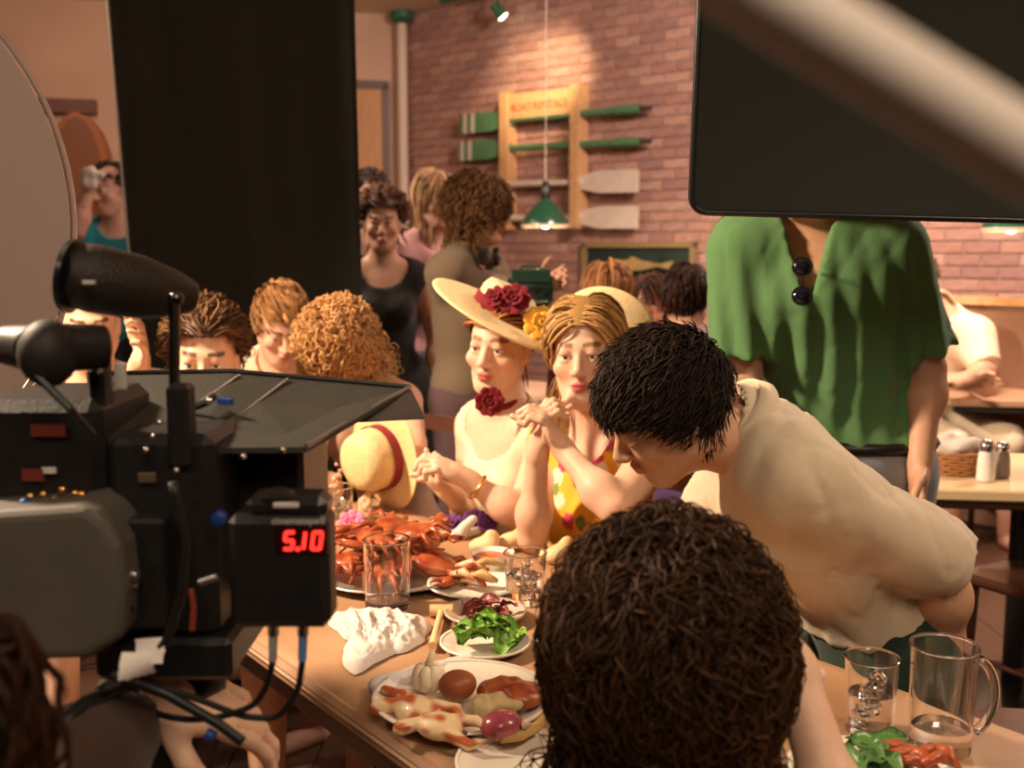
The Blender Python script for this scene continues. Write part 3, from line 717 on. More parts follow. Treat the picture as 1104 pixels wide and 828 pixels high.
# fish picture
fa, fb = WP(630, 262, .02), WP(752, 260, .02); fz0 = WP(690, 312, .02)[2]; fz1 = (fa[2] + fb[2]) / 2
pic = empty('fish_picture', (fa + fb) / 2 * np.array([1, 1, 0]) + Zv * fz0, 'wide dark framed picture of a tan fish on the brick wall', 'picture')
pf = MB()
for (s0, s1, z0, z1) in ((0, 1, fz1 - .04, fz1), (0, 1, fz0, fz0 + .04), (0, .04, fz0, fz1), (.96, 1, fz0, fz1)):
    A = fa + (fb - fa) * s0; B = fa + (fb - fa) * s1; wbx(pf, A, B, z0, z1, .0, .04)
pf.build('picture_frame', mat('frame_wood', (.28, .19, .09), .4), pic)
wbx(MB(), fa + (fb - fa) * .03, fa + (fb - fa) * .97, fz0 + .03, fz1 - .03, .0, .012).build('backing', mat('picture_green', (.012, .03, .022), .5), pic)
fc_ = (fa + fb) / 2; fh = fz1 - fz0; fwid = np.linalg.norm(fb - fa); fcc = np.array([fc_[0], fc_[1], (fz0 + fz1) / 2]) + NW * .03
fp = [(-.36, -.02), (-.28, .07), (-.12, .13), (.08, .11), (.22, .05), (.34, .12), (.32, .02), (.34, -.08), (.2, -.02), (.05, -.1), (-.12, -.12), (-.28, -.08)]
MB().prism([fcc + EW * x * fwid + Zv * y * fh * .95 for x, y in fp], NW * .03).build('fish', mat('fish', (.42, .27, .09), .4, col2=(.30, .22, .10), nscale=15), pic)
MB().prism([fcc + EW * x * fwid + Zv * y * fh * 1.3 for x, y in ((-.08, .09), (-.02, .15), (.06, .08))], NW * .02).build('fin', MATS['fish'], pic)
# pendant lamps
def pendant(x, y, d, wpx, label, bulb):
    c = P(x, y, d); R = wpx * d / FPX / 2; o = empty('pendant_lamp', c, label, 'lamp', 'green pendant lamps')
    MB().lathe([(R, 0), (R * .98, .02), (R * .8, .07), (R * .45, .13), (R * .22, .16), (R * .2, .17)], c, n=28, cap=False).build('lamp_shade', mat('enamel_green', (.010, .065, .033), .22, coat=.5), o, smooth=True)
    MB().lathe([(R * .2, 0), (R * .22, .05), (R * .12, .11), (.01, .12)], c + Zv * .165, n=16).build('socket', mat('black_metal', (.012, .012, .012), .3), o, smooth=True, angle=40)
    MB().lathe([(R * .96, 0), (R * 1.01, .012), (R * .96, .03)], c - Zv * .012, n=28, cap=False).build('rim', mat('cream_enamel', (.7, .55, .4), .4), o, smooth=True)
    MB().ball(c + Zv * .02, .04).build('bulb', mat('pendant_bulb', (1, .9, .8), .3, emit=(1, .75, .45), estr=bulb), o, smooth=True)
    MB().tube([c + Zv * .27, (c[0], c[1], CEIL)], .003, 6).build('cord', mat('white_cord', (.75, .65, .55), .6), o)
    l = bpy.data.lights.new('pendant_light', 'POINT'); l.energy = 9; l.color = (1, .72, .42); l.shadow_soft_size = .04
    lo = bpy.data.objects.new('pendant_light', l); COL.objects.link(lo); lo.location = c - Zv * .02
pendant(588, 243, 7.0, 52, 'green enamel pendant lamp hanging before the oar rack', 4)
pendant(801, 247, 6.2, 58, 'green enamel pendant lamp beside the green-shirted man\'s shoulder', 4)
pendant(1090, 247, 5.2, 60, 'green enamel pendant lamp at the right edge under the black flag', 4)
# wooden cabinet with rounded top at the far left wall
c0 = LP(88, 205, .3); cw = 60 * c0[1] / FPX; top = P(88, 122, c0[1])[2]
cb = empty('arched_cabinet', (c0[0], c0[1], 0), 'orange-brown wooden cabinet with rounded top against left wall', 'cabinet')
ar = [(-.5, 0), (.5, 0), (.5, .82)] + [(.5 * math.cos(a), .82 + .18 * math.sin(a)) for a in np.linspace(0, math.pi, 9)[1:-1]] + [(-.5, .82)]
def arch(k, o0, th, m, nm): MB().prism([c0 * np.array([1, 1, 0]) + -LD * x * cw * k + Zv * (y * (top - .002) * (1 if k == 1 else .985) + .002) + LN * o0 for x, y in ar], LN * th).build(nm, m, cb)
arch(1, -.2, .3, mat('rust_wood', (.36, .12, .035), .5, noise=.3, nscale=6), 'body'); arch(.78, .1, .015, mat('rust_wood_dark', (.2, .07, .025), .5), 'door')
MB().ball(c0 * np.array([1, 1, 0]) + Zv * 1.2 + LN * .13 - LD * cw * .3, .02).build('knob', MATS['brass'], cb, smooth=True)
sh_ = LP(72, 113, .12); she = MB().prism([np.append((sh_ + LD * -.22)[:2], sh_[2] - .06), np.append((sh_ + LD * .3)[:2], sh_[2] - .06), np.append((sh_ + LD * .3)[:2], sh_[2] + .05), np.append((sh_ + LD * -.22)[:2], sh_[2] + .05)], -LN * .1)
tag(she.build('wall_bracket', mat('dull_brown', (.16, .075, .06), .6)), 'dull brown wall ledge above the arched cabinet', 'ledge')
# ------------------------------------------------------------------ main table
TA = np.array([.796, .605, 0]); TB = np.array([-.605, .796, 0]); TZ = .75
def TP(n, s, z=TZ): return TA * n + TB * s + Zv * z
N0, N1, S0, S1 = .745, 1.50, -.25, 2.62
tb = empty('dining_table', TP((N0 + N1) / 2, (S0 + S1) / 2, 0), 'long dining table covered with brown paper, set with seafood', 'table')
RT = np.array([TA, TB, Zv])
MB().box(TP((N0 + N1) / 2, (S0 + S1) / 2, TZ - .02), (N1 - N0, S1 - S0, .036), RT, .008).build('tabletop', mat('kraft_edge', (.36, .20, .11), .6), tb)
# paper cover with folds hanging a little over the edges
nu, nv = 34, 90; V = []; pn = np.linspace(N0 - .004, N1 + .004, nu); ps = np.linspace(S0 - .004, S1 + .004, nv)
G = np.array([[TP(a, b, TZ) for b in ps] for a in pn]); w_ = noise3(G, 5, 14) * .0012 + noise3(G, 9, 45) * .0006
G[..., 2] = TZ + .0015 + np.abs(w_)
for k_ in (0, -1): G[k_, :, 2] = TZ - .016; G[:, k_, 2] = TZ - .016
ids = np.arange(nu * nv).reshape(nu, nv); Fq = np.stack([ids[:-1, :-1], ids[1:, :-1], ids[1:, 1:], ids[:-1, 1:]], -1).reshape(-1, 4)
m_paper = mat('kraft_paper', (.43, .25, .135), .55, col2=(.33, .18, .09), nscale=5, bump=.25, bscale=25)
mesh('paper_cover', G.reshape(-1, 3), Fq, m_paper, tb)
ap = MB()
for (a, b, c, d) in ((N0 + .06, N0 + .08, S0 + .1, S1 - .1), (N1 - .08, N1 - .06, S0 + .1, S1 - .1)): ap.box(TP((a + b) / 2, (c + d) / 2, TZ - .08), (b - a, d - c, .08), RT)
for s_ in (S0 + .1, S1 - .1): ap.box(TP((N0 + N1) / 2, s_, TZ - .08), (N1 - N0 - .14, .02, .08), RT)
ap.build('apron', m_dkwood, tb)
for n_ in (N0 + .09, N1 - .09):
    for s_ in (S0 + .13, S1 - .13): MB().box(TP(n_, s_, (TZ - .04) / 2 + .007), (.06, .06, TZ - .055), RT, .006).build('leg', m_dkwood, tb)

# ------------------------------------------------------------------ chair (one model, copied)
def make_chair():
    o = empty('cafe_chair', (0, 0, .013)); m = mat('chair_wood', (.085, .03, .018), .32, coat=.3, noise=.3, nscale=9); z0 = .013
    MB().box((0, 0, .45), (.40, .40, .035), bev=.012).build('seat', m, o)
    for x in (-.17, .17):
        MB().cyl((x, -.17, z0), (x * .95, -.165, .435), .015, .02, 10).build('leg', m, o, smooth=True, angle=40)
        MB().tube([(x, .19, z0), (x, .17, .45), (x, .185, .7), (x, .22, .90)], [.015, .02, .018, .016], 10).build('back_post', m, o, smooth=True, angle=40)
    tb_ = MB()
    ys = np.linspace(-.19, .19, 9)
    for z, hh in ((.86, .05), (.70, .03)):
        for i in range(8):
            f_ = lambda x: .205 + (.0 if z < .8 else .01) - .02 * 0 + .05 * (1 - (x / .19) ** 2) * .5
            a = np.array([ys[i], f_(ys[i]), z]); b = np.array([ys[i + 1], f_(ys[i + 1]), z]); tb_.box((a + b) / 2, (np.linalg.norm(b - a) + .004, .016, hh), rotz(math.atan2(b[1] - a[1], b[0] - a[0])))
        tb_.build('back_rail', m, o); tb_ = MB()
    for x in (-.165, .165): MB().cyl((x, -.16, .2), (x, .175, .2), .009, n=8).build('stretcher', m, o)
    MB().cyl((-.165, 0, .2), (.165, 0, .2), .009, n=8).build('stretcher', m, o)
    return o
CH = [None]
def chair(loc, yaw, label, group='dark wooden cafe chairs'):
    """yaw as for people: 0 faces the camera"""
    if CH[0] is None: CH[0] = make_chair(); o = CH[0]; o.location = (loc[0], loc[1], .013); o.rotation_euler = (0, 0, math.radians(yaw))
    else: o = copy_tree(CH[0], (loc[0], loc[1], .013), rz=math.radians(yaw))
    o['label'] = label; o['category'] = 'chair'; o['group'] = group; return o
# ------------------------------------------------------------------ the people
def cloth(name, c, rough=.85, **k): return mat(name, c, rough, bump=.12, bscale=220, sheen=.15, spec=.2, **k)
def down_comb(q, nor):                     # hair lying down along the head
    d = np.tile(np.array([0, -.25, -1.]), (len(q), 1)); d = d - nor * (d * nor).sum(1)[:, None]; return nrm_rows(d)
def back_comb(q, nor):
    d = np.tile(np.array([0, -1., -.25]), (len(q), 1)); d = d - nor * (d * nor).sum(1)[:, None]; return nrm_rows(d)
def side_comb(q, nor):                     # parted in the middle, falling to both sides
    d = np.stack([np.sign(q[:, 0]) * 1.0, -.6 * np.ones(len(q)), -.9 * np.ones(len(q))], 1); d = d - nor * (d * nor).sum(1)[:, None]; return nrm_rows(d)
def fwd_comb(q, nor):
    d = np.tile(np.array([.35, 1., -.1]), (len(q), 1)); d = d - nor * (d * nor).sum(1)[:, None]; return nrm_rows(d)
def scoop(J, r=.085, f=.05, up=.02): return sph(J['neck'] + J['f'] * f + Zv * up, r)

# A: woman in the wide straw hat
JA = pose(P(538, 373, 2.80), -50, yaw_dir(-22, -2), nrm((.08, 0, 1)), sit=True, sh=.158, lean=.08, s=1.0,
          ell=P(560, 556, 2.56), wrl=P(503, 516, 2.56), hdl=nrm((-.8, -.1, .45)), hnl=(-.2, .3, -.9), curll=1.1,
          elr=P(505, 560, 2.86), wrr=P(490, 536, 2.68), hdr=nrm((-.6, -.35, .55)), hnr=(.3, .4, .8), curlr=1.2)
A = person(JA, 'seated woman in wide flowered straw hat, cream dress and red flower choker', skin=(.72, .46, .33), fine_hands='lr', lip=(.50, .12, .10), brow=(.22, .10, .05), hh=.0038)
garment(A, JA, 'dress', cloth('cream_dress', (.80, .66, .46)), {'torso': .008, 'thigh': .02}, fold=.003, subs=[sph(JA['neck'] + JA['f'] * .075 + Zv * .01, .118), sph(JA['shl'] + JA['L'] * .03, .07), sph(JA['shr'] - JA['L'] * .03, .07)], seed=11)
hair(A, JA, (.36, .15, .05), n=420, length=.13, seg=8, comb=back_comb, gravity=.6, lift=.3, vol=.01, rad=.0035, seed=4, line=.06)
nb = (JA['neck'] * .45 + (JA['head'] - JA['HF'][2] * .1) * .55); ax_ = nrm(JA['head'] - JA['HF'][2] * .08 - JA['neck']); Bn = basis(ax_)
ck = MB(); aa = np.linspace(0, 2 * np.pi, 28, endpoint=False)
ck.tube([nb + .0535 * (np.cos(t) * Bn[0] + np.sin(t) * Bn[1]) for t in aa], .0085, 8, closed=True)
ch = ck.build('choker', cloth('crimson', (.16, .008, .016)), A, smooth=True)
def flower(name, c, n, r, m, parent, petals=8, seed=1, m2=None):
    rr = random.Random(seed); B = basis(n); mb = MB()
    for layer, (k, sc, tilt) in enumerate(((petals, 1.0, .35), (petals - 2, .72, .8), (petals - 4, .45, 1.2))):
        for i in range(max(k, 3)):
            a = 2 * math.pi * i / max(k, 3) + layer * .4 + rr.uniform(-.15, .15); d = B[0] * math.cos(a) + B[1] * math.sin(a)
            pd = nrm(d * math.cos(tilt) + B[2] * math.sin(tilt)); t = np.cross(B[2], d); nn = np.cross(pd, t)
            mb.ball(c + pd * r * .55 * sc + B[2] * r * .08 * layer, (r * .55 * sc, r * .42 * sc, r * .07), np.array([pd, t, nn]), 8, 5)
    return mb.build(name, m, parent, smooth=True)
flower('choker_flower', nb + nrm(ray(523, 433) * -1) * .05 + (P(523, 434, 2.74) - nb) * .75, -ray(523, 433), .040, MATS['crimson'], ch, 9, 2)
br = MB().tube([JA['wrl'] + (JA['ell'] - JA['wrl']) * .22 + .031 * (np.cos(t) * basis(JA['ell'] - JA['wrl'])[0] + np.sin(t) * basis(JA['ell'] - JA['wrl'])[1]) for t in aa], .0045, 6, closed=True)
br.build('bracelet', mat('gold', (.75, .42, .12), .25, 1.0), A, smooth=True)

# B: woman in the yellow flowered dress
JB = pose(P(631, 381, 2.50), -42, yaw_dir(-14, 0), nrm((-.05, 0, 1)), sit=True, sh=.158, lean=.06,
          elr=P(574, 580, 2.42), wrr=P(580, 486, 2.38), hdr=nrm((.15, .05, 1)), hnr=(.8, .3, 0), curlr=1.3,
          ell=P(662, 548, 2.22), wrl=P(607, 484, 2.34), hdl=nrm((-.5, .1, .8)), hnl=(-.8, .2, .1), curll=1.1)
B = person(JB, 'seated blonde woman in yellow flowered dress, hands clasped beside her face', skin=(.70, .43, .30), fine_hands='lr', lip=(.45, .10, .10), brow=(.25, .13, .06), hh=.0038)
def flowered(V, base=(.86, .42, .03), seed=0):
    r = np.random.RandomState(seed); C = np.tile(base, (len(V), 1)).astype(float); lo, hi = V.min(0), V.max(0)
    for i in range(260):
        c = V[r.randint(len(V))]; d = np.linalg.norm(V - c, axis=1); k = r.rand()
        cc = (.55, .04, .10) if k < .5 else (.9, .78, .5) if k < .8 else (.15, .25, .05); C[d < .015 + .008 * r.rand()] = cc
    return C
m_attr = mat('printed_cloth', (.8, .4, .05), .8, attr=True, bump=.1, bscale=200, sheen=.1)
garment(B, JB, 'dress', m_attr, {'torso': .009, 'thigh': .02}, h=.008, fold=.003, subs=[sph(JB['neck'] + JB['f'] * .07 + Zv * .03, .098), sph(JB['shl'] + JB['L'] * .045, .06), sph(JB['shr'] - JB['L'] * .045, .06)], seed=12, colf=flowered)
hair(B, JB, (.46, .26, .095), n=1100, length=.30, seg=16, comb=side_comb, gravity=.6, lift=.25, vol=.014, rad=.003, curl=.004, cfreq=40, seed=5, line=.072, side=.03)

# C: curly-headed woman bending over the table corner
JC = pose(P(366, 380, 3.15), -45, nrm((-.35, -.55, -.72)), nrm((-.25, -.6, .8)), sit=True, sh=.165, neck=P(398, 414, 3.32), lean=.25,
          ell=P(447, 478, 3.02), wrl=P(432, 517, 2.86), hdl=nrm((-.75, -.2, -.25)), hnl=(.1, -.4, -.9), curll=.9,
          elr=P(335, 480, 3.25), wrr=P(345, 520, 3.0), hdr=nrm((.6, -.5, 0)), curlr=.9)
C = person(JC, 'seated curly blonde woman bending her head down at the table corner', skin=(.66, .38, .25), fine_hands='l', hh=.006)
garment(C, JC, 'top', cloth('tan_top', (.46, .27, .17)), {'torso': .010, 'thigh': .02}, fold=.003, cuts=[(JC['neck'] - Zv * .06, nrm(Zv - .2 * JC['f']))], seed=13)
hair(C, JC, (.44, .21, .075), n=1500, length=.13, seg=12, gravity=.55, lift=.45, curl=.013, cfreq=150, vol=.030, cap=.012, wander=.25, rad=.0034, seed=6, line=.05, side=-.01, tip=(.70, .42, .18))

# D, E, F: men beyond the film camera
JD = pose(P(221, 388, 2.9), 12, yaw_dir(12, -4), nrm((.04, 0, 1)), sit=True, s=1.1, sh=.19)
D = person(JD, 'brown-haired man looking over the black sunshade of the film camera', female=False, skin=(.76, .45, .30), brow=(.10, .05, .03), hh=.0055)
garment(D, JD, 'shirt', cloth('grey_shirt', (.45, .36, .28)), {'torso': .014, 'uarm': .016, 'thigh': .012}, subs=[scoop(JD)], seed=14, arm=.7)
hair(D, JD, (.13, .065, .03), n=1700, length=.11, seg=10, comb=back_comb, gravity=.5, lift=.4, curl=.005, cfreq=90, vol=.026, cap=.012, wander=.1, rad=.0024, seed=7, line=.066)
JE = pose(P(97, 348, 3.05), 25, yaw_dir(20, -12), sit=True, s=1.0, sh=.19, wrl=P(150, 395, 2.9), ell=P(140, 440, 3.0))
E = person(JE, 'man in cream shirt half hidden behind the camera viewfinder', female=False, skin=(.80, .50, .34), hh=.006)
garment(E, JE, 'shirt', cloth('cream_shirt', (.80, .66, .48)), {'torso': .014, 'uarm': .018, 'thigh': .012}, subs=[scoop(JE)], seed=15, arm=.8)
hair(E, JE, (.14, .07, .035), n=450, length=.05, seg=6, comb=back_comb, gravity=.4, lift=.5, vol=.008, seed=8, line=.078)
JF = pose(P(303, 350, 3.75), 22, nrm((.3, -.75, -.5)), nrm((.1, -.3, 1)), sit=True, s=1.05, sh=.19, lean=-.1, neck=P(300, 395, 3.85))
Fm = person(JF, 'fair-haired man in cream shirt looking down before the black backdrop', female=False, skin=(.78, .44, .30), hh=.006)
garment(Fm, JF, 'shirt', MATS['cream_shirt'], {'torso': .014, 'uarm': .018, 'thigh': .012}, subs=[scoop(JF)], seed=16, arm=.8)
hair(Fm, JF, (.42, .21, .08), n=500, length=.06, seg=7, comb=fwd_comb, gravity=.3, lift=.6, vol=.014, seed=9, line=.074)

# G: man in the white shirt bending over the table
gf = nrm((-.84, -.05, -.52))
JG = pose(P(716, 442, 1.78), -80, gf, nrm((-.42, -.28, .86)), s=.97, sh=.19, neck=P(806, 470, 1.86), pel=P(945, 672, 2.0),
          shl=P(858, 520, 1.74), shr=P(828, 478, 2.04), ell=P(1015, 605, 1.84), wrl=P(1024, 740, 1.92), elr=P(760, 560, 2.1), wrr=P(700, 610, 1.98), hnl=(-.9, 0, .1), curll=.7)
JG['hipl'] = JG['pel'] + np.array([.03, -.09, -.04]); JG['hipr'] = JG['pel'] + np.array([.05, .09, -.04])
for n_, q in (('l', -.10), ('r', .12)):
    JG['kn' + n_] = JG['pel'] + np.array([-.18, q + .05, -.27]); JG['an' + n_] = np.array([JG['pel'][0] + .08, JG['pel'][1] + q + .05, .095])
JG['f'] = nrm((-.9, -.3, 0))
G_ = person(JG, 'dark-haired man in white shirt bending low over the table edge', female=False, skin=(.56, .31, .19), hh=.005, fine_hands='l', h=.01, brow=(.05, .03, .02))
spg = nrm(JG['neck'] - JG['pel'])
garment(G_, JG, 'shirt', cloth('white_shirt', (.62, .50, .36)), {'torso': .021, 'uarm': .026}, h=.009, fold=.004, ffreq=62, fstr=(1, 1, .35), fB=basis(nrm(spg + np.array([.3, 0, .5]))), crease=.0045, cfq=30, cuts=[(JG['pel'] + spg * .065, -nrm(spg + np.array([.25, 0, .1])))], subs=[sph(JG['neck'] + spg * .075 + gf * .03, .066)], seed=17, arm=.92,
        extra=[('x', 'c', JG['ell'] + (JG['shl'] - JG['ell']) * .3, JG['ell'] - (JG['shl'] - JG['ell']) * .04, .074, .07, .02, 'cut')])
# collar
cb_ = basis(nrm(spg + np.array([-.5, 0, .1]))); cl = MB(); nc = JG['neck'] + spg * .045
ring = [nc + .072 * (np.cos(t) * cb_[0] + np.sin(t) * cb_[1]) for t in np.linspace(0, 2 * np.pi, 24, endpoint=False)]
cl.lathe([(.064, -.022), (.068, .012), (.074, .016), (.086, -.012), (.082, -.022)], nc, cb_, 28, cap=False); cl.build('collar', MATS['white_shirt'], G_, smooth=True)
garment(G_, JG, 'trousers', cloth('dark_green_trousers', (.022, .040, .028)), {'torso': .012, 'thigh': .014, 'shin': .022}, fold=.003, cuts=[(JG['pel'] + spg * .11, spg)], seed=18)
hair(G_, JG, (.022, .012, .008), n=4200, length=.05, seg=8, comb=fwd_comb, gravity=.5, lift=.35, vol=.014, cap=.010, wander=.16, rad=.0017, seed=10, line=.058, side=.004, nape=-.06, rough=.75, loose=.016)
for n_ in 'lr':
    MB().ball(JG['an' + n_] + np.array([-.05, 0, -.045]), (.14, .05, .037)).build('shoe', mat('black_leather', (.015, .012, .01), .35), G_, smooth=True)

# I: standing man in the green shirt
JI = pose(P(868, 172, 2.62), -10, yaw_dir(-14, -15), sh=.20, s=1.05, neck=P(876, 246, 2.66), pel=P(930, 500, 2.72), g=1.0) if False else \
     pose(P(868, 172, 2.62), -8, yaw_dir(-14, -15), sh=.172, s=1.05, neck=P(876, 250, 2.66), pel=P(922, 498, 2.74),
          ell=P(1000, 398, 2.66), wrl=P(992, 498, 2.58), elr=P(803, 405, 2.66), wrr=P(806, 505, 2.56), hnl=(-1, 0, 0))
I_ = person(JI, 'standing man in loose green polo shirt, head hidden by black flag', female=False, skin=(.60, .33, .21), hh=.009, g=1.12, eyes=False)
def green_folds(g):
    x = g[..., 0]; z = g[..., 2]
    return -.008 * np.sin(x * 95 + 4 * np.sin(z * 4.5) + 9 * (z - 1.3) * (x - .8)) * np.clip((1.52 - z) * 3, 0, 1) * np.clip((z - .9) * 4, .2, 1)
hp = JI['pel'] + Zv * .055
vn = lambda p: np.maximum(np.abs((p - JI['neck']) @ JI['L'] + .022) - .012 - np.clip(((p - JI['neck'])[..., 2] + .15), 0, .2) * .26, np.maximum(-(p - JI['neck'])[..., 2] - .15, -((p - JI['neck']) @ JI['f']) + .0))
garment(I_, JI, 'polo_shirt', cloth('green_polo', (.10, .22, .085)), {'torso': .026, 'uarm': .026}, h=.009, fold=.004, ffreq=26, fstr=(1, 1, .25), crease=.003, cfq=50, cuts=[(hp, -Zv)], subs=[sph(JI['neck'] + JI['f'] * .03 + Zv * .05, .072), vn], seed=19, arm=.82, disp=green_folds,
        extra=[('x', 'c', JI['shl'] + (JI['ell'] - JI['shl']) * .2, JI['shl'] + (JI['ell'] - JI['shl']) * .85, .066, .076, .03, 'cut'), ('x', 'c', JI['shr'] + (JI['elr'] - JI['shr']) * .2, JI['shr'] + (JI['elr'] - JI['shr']) * .85, .066, .076, .03, 'cut')])
garment(I_, JI, 'jeans', cloth('pale_jeans', (.30, .32, .36)), {'torso': .014, 'thigh': .022, 'shin': .03}, fold=.003, cuts=[(JI['pel'] + Zv * .08, Zv)], seed=20)
bt_ = MB(); bc = JI['pel'] + Zv * .06; bt_.tube([bc + JI['L'] * .190 * math.cos(t) + JI['f'] * .146 * math.sin(t) for t in np.linspace(0, 2 * np.pi, 36, endpoint=False)], .018, 6, closed=True)
bt_.build('belt', MATS['black_leather'], I_, smooth=True)
hair(I_, JI, (.05, .03, .02), n=300, length=.05, seg=5, comb=back_comb, seed=21)
for n_ in 'lr': MB().ball(JI['an' + n_] + JI['f'] * .05 - Zv * .045, (.05, .14, .037)).build('shoe', MATS['black_leather'], I_, smooth=True)
# sunglasses hooked in his collar
g1, g2 = P(865, 287, 2.475), P(865, 319, 2.465)
sg = empty('sunglasses', (g1 + g2) / 2, 'dark round sunglasses hooked in the open collar of the green shirt', 'sunglasses')
m_lens = mat('dark_lens', (.01, .01, .02), .08, coat=1.0)
Rg = basis(nrm((-.1, -1, .25)))
for g_ in (g1, g2):
    MB().ball(g_, (.021, .019, .006), Rg).build('lens', m_lens, sg, smooth=True)
    MB().tube([g_ + Rg[0] * .023 * math.cos(t) + Rg[1] * .021 * math.sin(t) for t in np.linspace(0, 2 * np.pi, 20, endpoint=False)], .0022, 6, closed=True).build('lens_frame', MATS['black_metal'], sg, smooth=True)
MB().tube([g1 + Rg[1] * -.02, (g1 + g2) / 2 + Rg[2] * .004, g2 + Rg[1] * .02], .0025, 6).build('bridge', MATS['black_metal'], sg)
MB().tube([g1 + Rg[1] * .02, g1 + Rg[1] * .03 - Rg[2] * .02, g1 + Rg[1] * .02 - Rg[2] * .05], .0022, 6).build('temple_arm', MATS['black_metal'], sg)

# H: curly-haired woman in the foreground, seen from behind
JH = pose(P(718, 728, 1.08), 170, yaw_dir(172, -6), sit=True, sh=.17, s=1.0, lean=.0,
          elr=P(925, 945, 1.02), wrr=P(853, 716, 1.13), hdr=nrm((-.6, .35, .7)), hnr=(-.8, -.5, 0), curlr=.9,
          ell=P(560, 1000, 1.2), wrl=P(600, 930, 1.36))
JH['neck'] = JH['neck'] + np.array([.01, -.03, 0])
H_ = person(JH, 'foreground woman with big brown curly hair, seen from behind', skin=(.74, .46, .32), fine_hands='r', eyes=False)
garment(H_, JH, 'dress', cloth('pink_dress', (.65, .12, .22)), {'torso': .010, 'thigh': .02}, subs=[scoop(JH, .1)], fold=.003, seed=22, cuts=[(JH['neck'] - Zv * .03, Zv)])
hair(H_, JH, (.020, .0085, .0036), n=11000, length=.18, seg=18, gravity=.45, lift=.4, curl=.010, cfreq=85, vol=.027, cap=.022, wander=.13, rad=.0012, seed=23, line=.04, side=-.03, nape=-.09, var=.65, tip=(.12, .05, .018), rough=.45, lenvar=.6, loose=.016)  # paler tips and uneven locks put curl highlights into the hair colour
JHb = JH['wrr'] + np.array([.028, -.005, -.01]); MB().ball(JHb, .009).build('bracelet_bead', mat('pearl', (.8, .62, .6), .25), H_, smooth=True)

# ---- background figures
JJ = pose(P(118, 205, 5.4), 15, yaw_dir(-25, -8), sh=.2, wrr=P(97, 200, 5.28), elr=P(83, 248, 5.25), hdr=nrm((.5, .2, .6)), hnr=(.6, .6, -.2), curlr=.8)
Jm = person(JJ, 'man in teal shirt wiping his brow by the left wall', female=False, skin=(.62, .36, .27), h=.013, hh=.009)
garment(Jm, JJ, 'shirt', cloth('teal_shirt', (.02, .20, .24)), {'torso': .02, 'uarm': .022}, h=.014, cuts=[(JJ['pel'] - Zv * .05, -Zv)], subs=[scoop(JJ)], seed=24, arm=.75)
garment(Jm, JJ, 'trousers', cloth('dark_trousers', (.03, .03, .04)), {'torso': .012, 'thigh': .02, 'shin': .025}, h=.014, cuts=[(JJ['pel'] + Zv * .04, Zv)], seed=25)
hair(Jm, JJ, (.06, .03, .02), n=300, length=.05, seg=6, comb=back_comb, seed=25, rad=.004)
tw = blob('handkerchief', lambda f: (f.ell(P(95, 193, 5.22), (.045, .03, .055), k=.01), f.ell(P(101, 187, 5.22), (.05, .03, .03), k=.02)), P(95, 193, 5.22) - .1, P(95, 193, 5.22) + .12, .008, cloth('white_cloth', (.85, .78, .72)), disp=lambda g: .006 * noise3(g, 3, 90))
tag(tw, 'white handkerchief in the hand of the teal-shirted man', 'handkerchief')
JK = pose(P(412, 240, 4.55), 8, yaw_dir(5, -6), sh=.165, s=.97)
K = person(JK, 'standing woman in black dress with swept-up dark hair beside the backdrop', skin=(.44, .24, .16), h=.012, hh=.007)
garment(K, JK, 'dress', cloth('black_dress', (.012, .010, .009)), {'torso': .012, 'thigh': .07, 'shin': .0}, h=.014, fold=.004, cuts=[((0, 0, .42), -Zv)], subs=[sph(JK['neck'] + JK['f'] * .06 + Zv * .02, .11)], seed=26)
hair(K, JK, (.09, .04, .02), n=500, length=.11, seg=8, comb=back_comb, gravity=.2, lift=.8, vol=.03, cap=.015, curl=.006, seed=27, rad=.0045, tip=(.2, .1, .05))
JK2 = pose(P(401, 213, 5.5), 20, sh=.19)
K2 = person(JK2, 'person in brown top mostly hidden between backdrop and woman in black', female=False, skin=(.38, .2, .13), h=.014, hh=.009)
garment(K2, JK2, 'shirt', cloth('brown_top', (.14, .07, .045)), {'torso': .02, 'uarm': .02, 'thigh': .03, 'shin': .03}, h=.016, subs=[scoop(JK2)], seed=28)
hair(K2, JK2, (.04, .02, .015), n=350, length=.07, seg=6, comb=back_comb, seed=28, rad=.005, vol=.02)
JL = pose(P(470, 216, 4.85), 30, yaw_dir(35, -5), sh=.175, ell=P(452, 320, 4.75), wrl=P(470, 345, 4.6))
Lp = person(JL, 'standing woman in pink shirt and flowered trousers with long fair hair', skin=(.56, .31, .23), h=.012, hh=.007)
garment(Lp, JL, 'shirt', cloth('pink_shirt', (.52, .27, .26)), {'torso': .018, 'uarm': .022}, h=.013, cuts=[(JL['pel'] + Zv * .02, -Zv)], subs=[scoop(JL, .07)], seed=29, arm=.7)
garment(Lp, JL, 'trousers', m_attr, {'torso': .012, 'thigh': .03, 'shin': .04}, h=.014, cuts=[(JL['pel'] + Zv * .05, Zv)], seed=30, colf=lambda V: flowered(V, (.10, .07, .10), 5))
hair(Lp, JL, (.38, .22, .12), n=500, length=.30, seg=10, comb=down_comb, gravity=.5, lift=.3, vol=.016, seed=31, rad=.0045)
JM = pose(P(518, 228, 4.2), 65, yaw_dir(78, -4), sh=.175, s=1.0, ell=P(545, 330, 4.05), wrl=P(580, 312, 4.0), elr=P(500, 335, 4.3), wrr=P(560, 318, 4.15))
M_ = person(JM, 'woman in grey-olive shirt with headphones around her neck, facing right', skin=(.52, .28, .18), h=.011, hh=.006)
